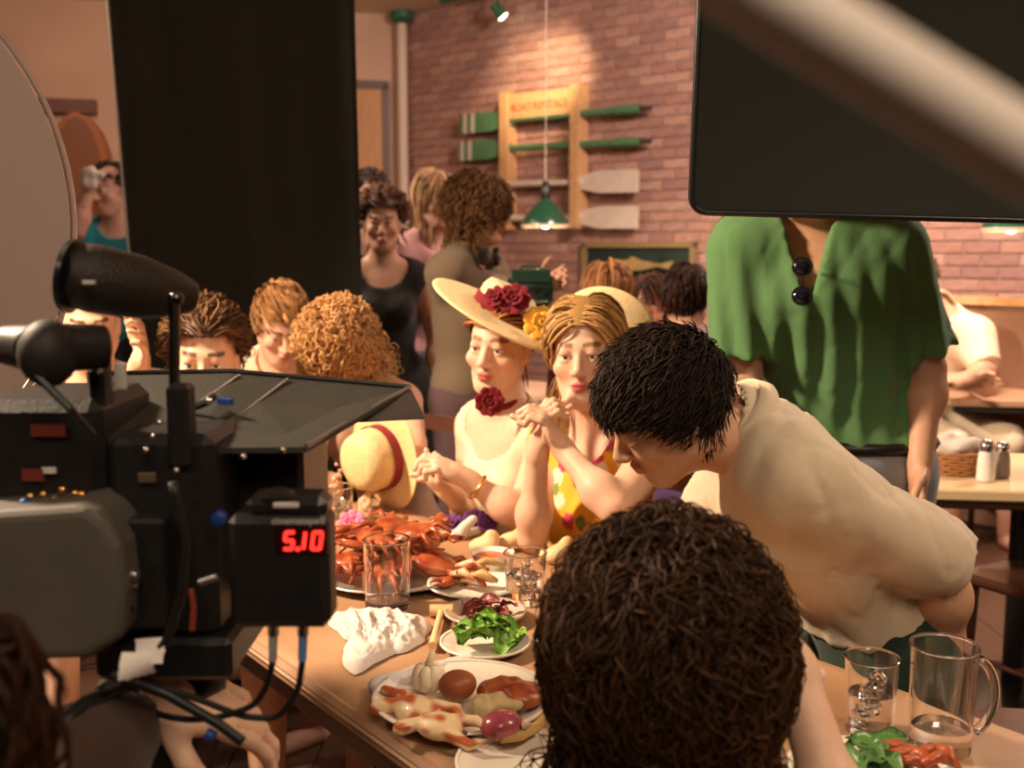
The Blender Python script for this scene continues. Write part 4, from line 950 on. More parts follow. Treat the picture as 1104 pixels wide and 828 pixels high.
garment(M_, JM, 'shirt', cloth('olive_shirt', (.16, .115, .075)), {'torso': .024, 'uarm': .028}, h=.012, fold=.005, cuts=[(JM['pel'] - Zv * .02, -Zv)], subs=[scoop(JM, .075)], seed=32, arm=.95)
garment(M_, JM, 'trousers', cloth('plum_trousers', (.10, .06, .065)), {'torso': .012, 'thigh': .025, 'shin': .03}, h=.014, cuts=[(JM['pel'] + Zv * .04, Zv)], seed=33)
hair(M_, JM, (.13, .06, .025), n=1100, length=.20, seg=12, comb=down_comb, gravity=.5, lift=.4, vol=.030, cap=.014, curl=.010, cfreq=110, wander=.12, rad=.004, seed=34, line=.06, tip=(.22, .11, .045))
hc = JM['neck'] + Zv * .035
hp_ = empty('headphones', hc, 'black headphones hanging around the neck of the olive-shirted woman', 'headphones')
MB().tube([hc + (JM['L'] * math.cos(t) - JM['f'] * math.sin(t)) * .082 for t in np.linspace(-.3, math.pi + .3, 18)], .009, 8).build('headband', MATS['black_metal'], hp_, smooth=True)
for q in (1, -1): MB().lathe([(.01, 0), (.034, .004), (.036, .025), (.02, .032)], hc + JM['L'] * q * .055 + JM['f'] * .085 - Zv * .015, basis(nrm(JM['f'] + .3 * JM['L'] * q)), 18).build('ear_cup', MATS['black_metal'], hp_, smooth=True, angle=50)
bg = P(572, 312, 3.95)
bgo = empty('shoulder_bag', bg - Zv * .07, 'dark green bag held by the woman with headphones', 'bag')
MB().box(bg, (.16, .10, .13), rotz(.3), .025).build('bag_body', cloth('dark_green_bag', (.012, .045, .03)), bgo, smooth=True)
MB().box(bg + Zv * .05 + np.array([0, -.052, 0]), (.15, .012, .05), rotz(.3), .004).build('flap', MATS['dark_green_bag'], bgo)
MB().tube([bg + np.array([-.05, 0, .06]), bg + np.array([-.03, 0, .085]), bg + np.array([.03, 0, .085]), bg + np.array([.05, 0, .06])], .006, 6).build('handle', MATS['dark_green_bag'], bgo)
JN = pose(P(655, 318, 4.5), 165, yaw_dir(170, -8), sit=True, sh=.17)
N_ = person(JN, 'seated woman with long auburn hair, seen from behind below the fish picture', skin=(.55, .3, .2), h=.013, hh=.009, eyes=False)
garment(N_, JN, 'top', cloth('rust_top', (.32, .13, .08)), {'torso': .014, 'uarm': .02, 'thigh': .02}, h=.014, subs=[scoop(JN)], seed=35, arm=.8)
hair(N_, JN, (.30, .13, .05), n=800, length=.32, seg=11, comb=down_comb, gravity=.5, lift=.4, vol=.028, rad=.0045, seed=36, line=.05, tip=(.40, .19, .08))
JO = pose(P(700, 325, 5.0), -25, yaw_dir(-38, -5), sit=True, sh=.16, s=.95)
O_ = person(JO, 'seated woman in peach top facing left beside the purple-shirted man', skin=(.66, .36, .26), h=.012, hh=.007)
garment(O_, JO, 'top', cloth('peach_top', (.62, .26, .17)), {'torso': .014, 'uarm': .02, 'thigh': .02}, h=.014, subs=[scoop(JO)], seed=37, arm=.6)
hair(O_, JO, (.07, .03, .018), n=450, length=.13, seg=8, comb=down_comb, gravity=.4, lift=.4, vol=.016, rad=.0045, seed=38)
JP = pose(P(741, 322, 4.2), 150, yaw_dir(155, 0), sit=True, sh=.2)
P_ = person(JP, 'seated man in purple shirt with short dark hair, back turned', female=False, skin=(.52, .29, .2), h=.012, hh=.008, eyes=False)
garment(P_, JP, 'shirt', cloth('purple_shirt', (.13, .075, .20)), {'torso': .02, 'uarm': .024, 'thigh': .02}, h=.013, subs=[scoop(JP, .07)], seed=39, arm=.8)
hair(P_, JP, (.035, .016, .010), n=650, length=.05, seg=6, comb=down_comb, gravity=.4, lift=.6, vol=.012, rad=.004, seed=40)
JR = pose(P(990, 306, 5.35), 10, yaw_dir(-10, -25), sit=True, sh=.2, s=1.1, neck=P(1008, 338, 5.4), pel=P(1000, 452, 5.5),
          shl=P(1050, 362, 5.32), ell=P(1064, 400, 5.15), wrl=P(1040, 408, 5.0), hdl=nrm((-.9, -.2, 0)), hnl=(0, .2, -1), elr=P(985, 405, 5.2), wrr=P(1036, 412, 4.95), hdr=nrm((.9, .1, .1)))
R_ = person(JR, 'diner in cream shirt leaning with folded arms on right background table', female=False, skin=(.62, .33, .22), h=.012, hh=.009)
garment(R_, JR, 'shirt', MATS['cream_shirt'], {'torso': .03, 'uarm': .034, 'thigh': .02}, h=.013, fold=.006, subs=[scoop(JR)], seed=41, arm=.9)
hair(R_, JR, (.08, .04, .02), n=300, length=.05, seg=6, comb=back_comb, seed=42, rad=.004)
# S: camera assistant crouching at the left edge
JS = pose(P(-190, 870, .62), 150, yaw_dir(120, -20), s=1.0, sh=.19, neck=P(-200, 1040, .60), pel=np.array([-.50, .42, .55]),
          ell=P(30, 900, .90), wrl=P(150, 752, 1.08), hdl=nrm((.85, .3, -.28)), hnl=(-.2, .3, -.9), curll=.55, elr=P(-90, 900, .7), wrr=P(-20, 900, .8))
JS['hipl'] = JS['pel'] + np.array([.05, .08, -.03]); JS['hipr'] = JS['pel'] + np.array([-.05, -.08, -.03])
JS['knl'] = np.array([-.12, .62, .48]); JS['knr'] = np.array([-.45, .72, .44]); JS['anl'] = np.array([-.2, .42, .095]); JS['anr'] = np.array([-.5, .5, .095])
S_ = person(JS, 'brown-haired crew member crouching at the left edge, hand under the film camera', female=False, skin=(.74, .45, .31), fine_hands='l', eyes=False, hh=.007)
garment(S_, JS, 'jacket', cloth('brown_jacket', (.055, .028, .02)), {'torso': .03, 'uarm': .03, 'farm': .016}, fold=.005, subs=[sph(JS['wrl'], .05), scoop(JS)], seed=43)
garment(S_, JS, 'trousers', MATS['dark_trousers'], {'thigh': .025, 'shin': .025}, seed=44)
hair(S_, JS, (.035, .014, .008), n=900, length=.10, seg=8, comb=down_comb, gravity=.4, lift=.7, vol=.03, cap=.012, rad=.0035, seed=45, curl=.005)
# ------------------------------------------------------------------ film set: backdrop, flag, pole, reflector
def grid_sheet(G, th, off):
    """closed sheet from a grid of points G (a,b,3), thickened by off (3)"""
    a, b = G.shape[:2]; V = np.concatenate([G.reshape(-1, 3), (G + np.asarray(off) * th).reshape(-1, 3)]); ids = np.arange(a * b).reshape(a, b); k = a * b
    F = np.stack([ids[:-1, :-1], ids[1:, :-1], ids[1:, 1:], ids[:-1, 1:]], -1).reshape(-1, 4).tolist(); F += [[i + k for i in f[::-1]] for f in F]
    ring = list(ids[0, :]) + list(ids[1:, -1]) + list(ids[-1, -2::-1]) + list(ids[-2:0:-1, 0])
    F += [[ring[i], ring[(i + 1) % len(ring)], ring[(i + 1) % len(ring)] + k, ring[i] + k][::-1] for i in range(len(ring))]
    return V, F
BD = 4.3
bl_, br_ = [P(x, y, BD) for x, y in ((117, 0), (140, 270))], [P(x, y, BD) for x, y in ((382, 0), (390, 300))]
def edge_x(e, z): t = (z - e[0][2]) / (e[1][2] - e[0][2]); return e[0][0] + t * (e[1][0] - e[0][0])
zs = np.linspace(.03, 2.95, 40); us = np.linspace(0, 1, 46)
G = np.array([[[edge_x(bl_, z) * (1 - u) + edge_x(br_, z) * u, BD + .012 * math.sin(u * 31 + z * .6) + .010 * math.sin(u * 13 + z * 1.7 + 1) - (.02 * math.exp(-((z - 1.62) / .012) ** 2)), z] for z in zs] for u in us])
bdo = empty('backdrop', ((bl_[0] + br_[0]) / 2) * np.array([1, 1, 0]) + Zv * .03, 'tall black cloth backdrop hanging from a bar behind the diners', 'backdrop')
V, F = grid_sheet(G, .006, (0, 1, 0)); mesh('cloth', V, F, mat('black_duvetyne', (.034, .036, .031), .95, sheen=.3, bump=.1, bscale=150, spec=.1), bdo)
xl, xr = edge_x(bl_, 2.95), edge_x(br_, 2.95)
MB().cyl((xl - .1, BD, 2.97), (xr + .1, BD, 2.97), .02).build('crossbar', MATS['black_metal'], bdo, smooth=True, angle=40)
for x in (xl + .1, xr - .1): MB().cyl((x, BD, 2.98), (x, BD, CEIL), .006, n=8).build('hanging_rope', mat('rope', (.25, .2, .15), .9), bdo)
MB().tube([(edge_x(bl_, z) - .006, BD + .003, z) for z in (.03, 1, 2, 2.95)], .005, 6).build('edge_piping', mat('pale_tape', (.55, .5, .45), .7), bdo)
# flag
FD = 2.0
fl_ = empty('camera_flag', P(920, 233, FD), 'black rectangular cloth flag hiding the green-shirted man\'s face', 'flag')
c1, c2 = P(745, 229, FD), P(1150, 239, FD); w0 = c1[0]; zb1, zb2 = c1[2], c2[2]; tp = zb1 + .62; rr_ = .028; xr2 = w0 + .92
def zb_(x): return zb1 + (x - w0) / (c2[0] - c1[0]) * (zb2 - zb1)
out = []
for (cx_, cz_, a0) in ((w0 + rr_, zb1 + rr_, math.pi), (xr2 - rr_, zb_(xr2) + rr_, 1.5 * math.pi), (xr2 - rr_ + .02, tp - rr_, 0), (w0 + .012 + rr_, tp - rr_, .5 * math.pi)):
    for t in np.linspace(0, math.pi / 2, 6): out.append(np.array([cx_ + rr_ * math.cos(a0 + t), FD, cz_ + rr_ * math.sin(a0 + t)]))
MB().prism(out, (0, .004, 0)).build('cloth', MATS['black_duvetyne'], fl_)
MB().tube(out, .006, 8, closed=True).build('wire_frame', MATS['black_metal'], fl_, smooth=True)
sx = 1.78; st_z = 1.80
MB().cyl((xr2, FD, st_z), (sx, FD, st_z), .008).build('arm', mat('steel', (.5, .5, .5), .25, 1.0), fl_, smooth=True, angle=40)
MB().cyl((sx, FD, .3), (sx, FD, st_z + .05), .014).build('stand_pole', MATS['steel'], fl_, smooth=True, angle=40)
MB().box((sx, FD, st_z), (.05, .05, .07), bev=.01).build('clamp', MATS['black_metal'], fl_)
for a in (0.3, 2.4, 4.5): MB().tube([(sx, FD, .32), (sx + .1 * math.cos(a), FD + .1 * math.sin(a), .22), (sx + .4 * math.cos(a), FD + .4 * math.sin(a), .025)], .011, 8).build('leg', MATS['steel'], fl_, smooth=True)
# slanting pole close to the lens
pc, pd_ = P(921, 52, .27), P(1091, 156, .27); dd = nrm(pd_ - pc); e0 = pc - dd * .26; t_end = (pc[2] - .02) / -dd[2]; e1 = pc + dd * t_end
po = empty('slanting_pole', e1, 'pale grey metal pole slanting across the upper right, out of focus', 'pole')
MB().cyl(e0, e1 - dd * .05, .0098, .0098, 24).build('pole_shaft', mat('grey_pole', (.90, .78, .70), .5), po, smooth=True, angle=40)
MB().cyl(e1 - dd * .06, e1, .013, .013, 16).build('rubber_foot', MATS['black_metal'], po, smooth=True, angle=40)
# round reflector at the left edge
RD = 1.75; rc_ = P(-262, 238, RD); RR = 330 * RD / FPX
rf = empty('round_reflector', (rc_[0], rc_[1] + .06, 0.013), 'large round pale reflector disc at the left edge behind the viewfinder', 'reflector')
Rr = basis(nrm((.12, -1, .05)))
MB().lathe([(.002, .012), (RR * .5, .010), (RR * .97, .002), (RR * .97, -.002), (.002, -.003)], rc_, Rr, 64, cap=False).build('reflector_cloth', mat('reflector_white', (.60, .46, .41), .8), rf, smooth=True, angle=40)
MB().tube([rc_ + RR * .985 * (math.cos(t) * Rr[0] + math.sin(t) * Rr[1]) for t in np.linspace(0, 2 * np.pi, 72, endpoint=False)], .005, 8, closed=True).build('hoop', mat('hoop_grey', (.52, .40, .36), .6), rf, smooth=True)
MB().cyl((rc_[0], rc_[1] + .06, .2), (rc_[0], rc_[1] + .06, rc_[2] + .1), .014).build('stand_pole', MATS['black_metal'], rf, smooth=True, angle=40)
for a in (0.2, 2.3, 4.4): MB().tube([(rc_[0], rc_[1] + .06, .45), (rc_[0] + .35 * math.cos(a), rc_[1] + .06 + .35 * math.sin(a), .025)], .01, 8).build('leg', MATS['black_metal'], rf)
# ------------------------------------------------------------------ film camera
m_blk = mat('camera_black', (.011, .010, .010), .42, noise=.3, nscale=40, bump=.2, bscale=300)
m_blk2 = mat('camera_leather', (.022, .014, .010), .5, bump=.5, bscale=260)
m_grey = mat('camera_grey', (.085, .075, .062), .6, noise=.2, nscale=30)
m_panel = mat('shade_black', (.028, .027, .022), .55, noise=.25, nscale=25, bump=.2, bscale=200)
tri = P(170, 800, 1.12)
fc = empty('film_camera', (tri[0], tri[1], .013), 'black motion picture camera with sunshade and red digital counter on tripod', 'film camera')
def pbox(nm, x0, y0, x1, y1, d, th, m, bev=.004, par=fc, R=I3, sm=False):
    a, b = P(x0, y0, d), P(x1, y1, d); c = (a + b) / 2 + np.array([0, th / 2, 0])
    return MB().box(c, (abs(b[0] - a[0]), th, abs(a[2] - b[2])), R, bev).build(nm, m, par, smooth=sm)
def px(d): return d / FPX
# eyepiece and viewfinder
vf = MB(); vf.lathe([(.026, -.01), (.033, 0), (.036, .02), (.034, .07), (.026, .105), (.019, .125), (.016, .13)], P(78, 296, 1.10), basis(P(196, 318, 1.17) - P(78, 296, 1.10)), 24)
vf.build('viewfinder_tube', m_blk2, fc, smooth=True, angle=50)
MB().cyl(P(74, 297, 1.10), P(80, 298, 1.10), .038, .039, 24).build('viewfinder_ring', MATS['black_metal'], fc, smooth=True, angle=40)
MB().box(P(96, 304, 1.065), (.012, .004, .004)).build('marker', mat('label_white', (.6, .55, .5), .6), fc)
MB().ball(P(52, 381, 1.02), (.028, .03, .033)).build('eyecup', mat('rubber', (.014, .011, .010), .6), fc, smooth=True)
MB().cyl(P(62, 375, 1.03), P(112, 374, 1.06), .024, .022, 20).build('eyepiece_barrel', m_blk, fc, smooth=True, angle=40)
MB().cyl(P(10, 372, 1.06), P(40, 376, 1.03), .02, .024, 20).build('eyepiece_mount', m_blk, fc, smooth=True, angle=40)
pbox('bracket', 90, 372, 116, 520, 1.08, .03, m_blk)
for y in (398, 400): MB().ball(P(98 if y == 398 else 108, y, 1.075), .003).build('screw', mat('chrome', (.8, .8, .8), .15, 1.0), fc, smooth=True)
MB().tube([P(40, 405, 1.0), P(75, 440, 1.0), P(100, 470, 1.02)], .004, 6).build('eyepiece_strap', m_blk, fc)
# magazine side with red lettering blocks
mg = pbox('magazine', -40, 432, 112, 552, 1.06, .16, m_blk, .012)
MB().box(P(52, 464, 1.055), (.034, .003, .012)).build('red_label', mat('red_label', (.16, .02, .012), .6), mg)
MB().box(P(36, 512, 1.055), (.022, .003, .012)).build('red_label', MATS['red_label'], mg)
MB().box(P(53, 507, 1.055), (.014, .003, .006)).build('white_label', MATS['label_white'], mg)
# gold connectors
for (x, y) in ((36, 535), (46, 541), (50, 533), (62, 538), (70, 528), (70, 539), (84, 532), (91, 533)): MB().lathe([(.003, 0), (.0042, .002), (.0042, .008), (.002, .01)], P(x, y, 1.05), basis((0, -1, .2)), 10).build('connector', MATS['gold'], fc, smooth=True)
MB().ball(P(28, 545, 1.03), .008).build('blue_knob', mat('blue_plastic', (.012, .055, .26), .45), fc, smooth=True)
# grey motor housing with rounded corner
hpts = [(-60, 556), (90, 546), (112, 558), (130, 590), (134, 625), (132, 690), (95, 712), (-60, 718)]
hs = MB().prism([P(x, y, .99) for x, y in hpts], (0, .17, 0)).build('motor_housing', m_grey, fc); bm_ = hs.modifiers.new('bevel', 'BEVEL'); bm_.width = .012; bm_.segments = 3
# main body and lens block
pbox('camera_body', 112, 470, 236, 690, 1.06, .2, m_blk, .01)
pbox('side_plate', 134, 560, 180, 680, 1.03, .03, m_blk, .004)
pbox('label_plate', 126, 580, 144, 602, 1.028, .003, MATS['label_white'], .001)
pbox('label_inner', 130, 585, 140, 597, 1.0265, .002, MATS['black_metal'], .001)
for (x, y) in ((145, 622), (136, 655)): MB().lathe([(.002, 0), (.009, .003), (.009, .012), (.004, .015)], P(x, y, 1.02), basis((0, -1, 0)), 14).build('screw', MATS['chrome'], fc, smooth=True, angle=40)
pbox('name_plate', 148, 510, 168, 521, 1.053, .004, mat('dull_brass', (.3, .22, .14), .4, .8), .001)
MB().lathe([(.05, 0), (.058, .01), (.058, .05), (.05, .055), (.05, .1), (.044, .1), (.04, .05)], P(190, 590, 1.16), basis(nrm((.75, .65, -.05))), 36).build('lens', m_blk, fc, smooth=True, angle=40)
mbx = pbox('matte_box', 205, 470, 330, 640, 1.16, .16, m_blk, .006)
for (x, y) in ((165, 470), (172, 455), (158, 485), (190, 507), (190, 530), (305, 485), (262, 492)): MB().ball(P(x, y, 1.045 if x < 200 else 1.04), .0032).build('screw', MATS['chrome'], fc, smooth=True)
MB().lathe([(.003, 0), (.0075, .002), (.0075, .010), (.004, .012)], P(238, 557, 1.04), basis((0, -1, 0)), 14).build('blue_knob', MATS['blue_plastic'], fc, smooth=True, angle=40)
# sunshade
shp = [P(96, 404, 1.30), P(250, 401, 1.34), P(442, 418, 1.42), P(330, 482, 1.10), P(210, 483, 1.08), P(96, 470, 1.08)]
ss = MB().prism(shp, (0, .0, -.006)).build('sunshade', m_panel, fc)
MB().tube([P(442, 417, 1.42), P(386, 449, 1.26), P(330, 481, 1.10)], .0028, 6).build('shade_edge', mat('edge_metal', (.35, .33, .32), .3, .8), ss)
MB().tube([P(96, 403, 1.30), P(250, 400, 1.34), P(442, 417, 1.42)], .0035, 6).build('shade_edge', m_blk, ss)
MB().tube([P(258, 404, 1.33), P(205, 440, 1.2), P(200, 470, 1.12)], .0015, 5).build('seam', MATS['edge_metal'], ss)
MB().tube([P(310, 408, 1.35), P(262, 445, 1.21), P(222, 470, 1.12)], .0015, 5).build('seam', MATS['edge_metal'], ss)
MB().prism([P(443, 420, 1.42), P(459, 452, 1.38), P(400, 455, 1.28), P(372, 456, 1.24)], (0, .004, 0)).build('side_flap', m_blk, fc)
MB().box(P(243, 433, 1.2), (.018, .008, .007), rotz(-.5)).build('blue_clip', MATS['blue_plastic'], ss)
MB().tube([P(206, 440, 1.18), P(222, 434, 1.18), P(230, 428, 1.2)], .005, 6).build('clip_lever', m_blk, ss)
MB().ball(P(225, 432, 1.175), .004).build('screw', MATS['chrome'], ss, smooth=True)
# upright rod with clamp
MB().cyl(P(188, 545, 1.07), P(188, 326, 1.10), .0058, n=14).build('upright_rod', mat('dark_steel', (.09, .09, .09), .22, 1.0), fc, smooth=True, angle=40)
MB().ball(P(190, 322, 1.10), .008).build('rod_cap', MATS['dark_steel'], fc, smooth=True)
pbox('clamp', 177, 416, 205, 505, 1.05, .03, m_blk, .004)
pbox('white_tab', 122, 392, 136, 420, 1.10, .004, MATS['label_white'], .001)
# counter unit with red digits
D0 = .985
cu = pbox('counter_unit', 243, 556, 356, 679, D0, .05, m_blk, .008)
pbox('counter_top', 262, 536, 352, 562, D0 + .004, .045, MATS['black_metal'], .008, cu)
MB().lathe([(.018, 0), (.018, .012), (.008, .018)], P(300, 546, D0 + .02), I3, 18).build('counter_knob', MATS['black_metal'], cu, smooth=True, angle=40)
m_led = mat('led_red', (.5, .01, .01), .4, emit=(1, .03, .02), estr=2.6)
dz = pbox('display_window', 296, 567, 353, 598, D0 - .001, .003, mat('display_dark', (.02, .003, .003), .2), .0005, cu)
def digit(ch, x, y, hgt, d):
    segs = {'a': ((0, 1), (.5, 1)), 'b': ((.5, 1), (.5, .5)), 'c': ((.5, .5), (.5, 0)), 'd': ((0, 0), (.5, 0)), 'e': ((0, .5), (0, 0)), 'f': ((0, 1), (0, .5)), 'g': ((0, .5), (.5, .5))}
    mb = MB()
    for s_ in {'5': 'afgcd', '1': 'bc', '0': 'abcdef', '.': ''}[ch]:
        (x0, y0), (x1, y1) = segs[s_]
        a = P(x + (x0 + .12 * y0) * hgt, y - y0 * hgt, d); b = P(x + (x1 + .12 * y1) * hgt, y - y1 * hgt, d); mb.cyl(a, b, .0017, n=8)
    if ch == '.': mb.ball(P(x, y, d), .0022)
    mb.build('digit', m_led, dz)
for ch, x in (('5', 306), ('.', 321), ('1', 318), ('0', 336)): digit(ch, x, 592, 18, D0 - .0035)
for s_, x_ in (('cinematape', 293), ('II', 345)): text_mesh('lettering', s_, P(x_, 565, D0 - .003), (1, 0, 0), (0, 0, 1), .0098, MATS['label_white'], cu)
pbox('smudged_label', 294, 542, 322, 548, D0 + .001, .003, MATS['label_white'], .001, cu)
m_cable = mat('cable_black', (.010, .009, .009), .45)
for x, m_, q in ((295, mat('silver_plug', (.45, .43, .42), .35, .3), 0), (327, mat('blue_plug', (.10, .22, .45), .4), 1)):
    a, b = P(x, 668, D0 + .02), P(x - 1, 712, D0 + .02)
    MB().cyl(a, b, .0048, .0042, 12).build('plug', m_, cu, smooth=True, angle=40)
    MB().cyl(P(x, 666, D0 + .02), P(x, 684, D0 + .02), .0058, n=12).build('plug_collar', MATS['chrome'], cu, smooth=True, angle=40)
    if q == 0: pts = [(294, 712), (290, 735), (276, 760), (245, 772), (205, 777), (165, 770), (140, 740), (148, 705), (165, 680)]
    else: pts = [(326, 712), (322, 745), (300, 775), (262, 773), (230, 760), (190, 745), (160, 735), (130, 728)]
    pp_ = np.array([P(x_, y_, D0 + .02 + .006 * i) for i, (x_, y_) in enumerate(pts)]); tt = np.linspace(0, len(pts) - 1, 40)
    sm_ = np.stack([np.interp(tt, np.arange(len(pts)), pp_[:, k]) for k in range(3)], 1)
    for _ in range(3): sm_[1:-1] = (sm_[:-2] + sm_[1:-1] * 2 + sm_[2:]) / 4
    MB().tube(sm_, .0033, 8).build('cable', m_cable, fc, smooth=True)
for pts, r_, m_ in (([(120, 727), (180, 748), (235, 780), (262, 800)], .0055, m_cable), ([(186, 520), (200, 580), (196, 640), (180, 690), (140, 735), (110, 745)], .0048, m_cable), ([(206, 635), (209, 655), (207, 680)], .003, mat('red_wire', (.25, .04, .02), .5)), ([(193, 560), (193, 610)], .003, MATS['dark_steel']), ([(215, 628), (234, 622)], .004, MATS['edge_metal'])):
    q = np.array([P(x_, y_, 1.0) for x_, y_ in pts]); tt = np.linspace(0, len(pts) - 1, 24); q = np.stack([np.interp(tt, np.arange(len(pts)), q[:, k]) for k in range(3)], 1)
    MB().tube(q, r_, 8).build('cable', m_, fc, smooth=True)
MB().cyl(P(222, 790, 1.0), P(232, 795, 1.0), .006, n=10).build('cable_band', MATS['blue_plastic'], fc, smooth=True)
# tripod: head plate, bowl, wooden legs
pbox('head_plate', 100, 690, 250, 735, 1.05, .16, m_blk, .006)
hd = P(175, 735, 1.13); MB().lathe([(.055, -.10), (.07, -.04), (.07, 0), (.04, .02)], hd, I3, 24).build('fluid_head', m_blk, fc, smooth=True, angle=40)
top_ = hd - Zv * .09
for (x, y) in ((-.62, 1.0), (-.05, .98), (-.36, 1.62)):
    e = np.array([x, y, .02]); d_ = nrm(e - top_); sd = nrm(np.cross(d_, Zv)) * .022
    for q in (1, -1): MB().cyl(top_ + sd * q + d_ * .02, e + sd * q * .4, .013, .011, 10).build('leg', mat('tripod_wood', (.33, .13, .06), .4, noise=.3, nscale=12), fc, smooth=True, angle=40)
    MB().cyl(e + Zv * .03 - d_ * 0, e, .012, .005, 8).build('spike_foot', MATS['steel'], fc)
    MB().box(top_ + d_ * .42, (.07, .03, .04), basis(d_)).build('leg_clamp', m_blk, fc)
MB().tube([P(150, 735, 1.06), P(90, 760, .98), P(60, 790, .93)], .008, 8).build('pan_handle', m_blk, fc, smooth=True)
# white towel and the crew's clapper wood at the bottom left
tw2 = blob('camera_towel', lambda f: (f.cone(P(122, 716, .97), P(178, 688, .99), .015, .013, .01), f.cone(P(124, 724, .965), P(170, 712, .98), .016, .013, .012), f.ell(P(152, 704, .975), (.026, .015, .014), k=.012)), P(118, 745, .93), P(190, 668, 1.1) + .02, .0045, MATS['white_cloth'], disp=lambda g: .002 * noise3(g, 8, 110))
tag(tw2, 'crumpled white towel tucked under the film camera body', 'towel')
# ------------------------------------------------------------------ straw hats
m_straw = mat('straw', (.78, .50, .20), .65, noise=.3, nscale=90, stretch=(1, 1, 3), bump=.5, bscale=220)
m_straw2 = mat('pale_straw', (.84, .66, .36), .65, noise=.3, nscale=90, bump=.5, bscale=220)
def straw_hat(c, axis_, label, R=.2, rc=.085, hc=.10, m=m_straw, wave=0.0, wdir=0.0, band=None, hint=(0, 0, 1), th=.004, droop=0.0, bm=None):
    B = basis(axis_, hint); o = empty('straw_hat', c, label, 'hat', 'straw hats')
    prof = [(rc * .02, hc), (rc * .55, hc * .985), (rc * .85, hc * .90), (rc * .97, hc * .6), (rc, .0)]
    crown = prof + [(r - th, z - th * .5) for r, z in prof[::-1]]
    MB().lathe(crown, c, B, 36, cap=False).build('crown', m, o, smooth=True, angle=60)
    def wob(V):
        r = np.hypot(V[:, 0], V[:, 1]); t = np.clip((r - rc) / (R - rc), 0, 1); a = np.arctan2(V[:, 1], V[:, 0])
        V[:, 2] += wave * t ** 1.4 * np.cos(a - wdir) + wave * .35 * t ** 2 * np.cos(2 * a + .7) - droop * t ** 1.5; return V
    rs_ = np.linspace(rc - .002, R, 9); br = [(r, 0) for r in rs_] + [(R + .001, -.5 * th)] + [(r, -th) for r in rs_[::-1]]
    MB().lathe(br, c, B, 48, cap=False, wob=wob).build('brim', m, o, smooth=True, angle=60)
    bt = MB().lathe([(rc + .0035, .002), (rc + .003, .028 if band is None else band[1])], c, B, 36, cap=False).build('hatband', (band or (MATS['crimson'],))[0], o, smooth=True) if band else None
    return o, B
# hat worn by the woman in cream
hx = JA['head'] + JA['HF'][2] * .088 + np.array([.005, .02, 0])
dxx = nrm(P(598, 393, 2.80) - P(462, 319, 2.82)); ax_h = nrm(np.cross(np.cross(dxx, nrm((0, -.10, .99))), dxx))
hatA, BA = straw_hat(hx, ax_h, 'wide straw hat with red and yellow flowers on the cream-dressed woman\'s head', R=.20, rc=.083, hc=.07, m=m_straw2, wave=.0, hint=dxx, droop=.01, band=(MATS['crimson'], .03))
# upturned far-left side, from the woman's right
for v in hatA.children[1].data.vertices:
    w = Vector(hatA.location) + v.co + hatA.children[1].location
    t = (np.array(w) - hx) @ dxx
    q = np.array(w) - hx; v.co += Vector(ax_h * (1.1 * t * q[1] - .02 * max(0, t / .2) + .012 * max(0, -t / .2)))
m_yel = mat('yellow_petal', (.80, .45, .06), .7)
flower('hat_flower', hx + dxx * .012 + ax_h * .045 + np.array([0, -.075, 0]), nrm((-.1, -1, .5)), .045, MATS['crimson'], hatA, 9, 5)
flower('hat_flower', hx + dxx * -.035 + ax_h * .03 + np.array([0, -.08, 0]), nrm((-.4, -1, .5)), .03, MATS['crimson'], hatA, 8, 9)
flower('hat_flower', hx + dxx * .10 + ax_h * .02 + np.array([0, -.085, 0]), nrm((.2, -1, .5)), .052, m_yel, hatA, 9, 6)
flower('hat_flower', hx + dxx * .155 + ax_h * .005 + np.array([0, -.075, 0]), nrm((.4, -1, .4)), .045, m_yel, hatA, 8, 7)
# hat hanging at the back of the blonde woman's head
straw_hat(P(652, 366, 2.66), nrm((.35, .85, .35)), 'pale straw hat pushed back behind the blonde woman\'s head', R=.135, rc=.08, hc=.08, m=m_straw2, band=(m_straw, .02), droop=-.02)
# hat held by the curly woman
straw_hat(P(412, 492, 2.84), nrm((-.68, -.72, -.08)), 'yellow straw boater with dark red band resting on the table corner', R=.150, rc=.086, hc=.095, m=mat('yellow_straw', (.78, .56, .27), .6, noise=.3, nscale=90, bump=.5, bscale=220), band=(mat('maroon_ribbon', (.22, .012, .022), .6), .03), wave=.015, droop=.01)

# ------------------------------------------------------------------ tableware
m_china = mat('china', (.80, .72, .60), .22, coat=.3)
m_glass = mat('clear_glass', (1, 1, 1), .02, trans=1.0, ior=1.45)
m_ice = mat('ice', (.95, .97, 1), .08, trans=1.0, ior=1.31)
TT = TZ + .004
def plate(x, y, r, label, z=TT, nm='dinner_plate', m=m_china, deep=.018, cat='plate', wpos=None):
    c = PZ(x, y, z) if wpos is None else np.asarray(wpos, float); o = empty(nm, c, label, cat)
    MB().lathe([(.002, .004), (r * .62, .004), (r * .70, .007), (r * .96, deep), (r, deep + .001), (r, deep - .002), (r * .72, .001), (r * .60, 0), (.002, 0)], c, I3, 48, cap=False).build('dish', m, o, smooth=True, angle=50)
    MB().lathe([(r * .955, deep + .0008), (r * 1.0, deep + .0022), (r * 1.004, deep - .001)], c, I3, 48, cap=False).build('rim', m, o, smooth=True)
    return o, c
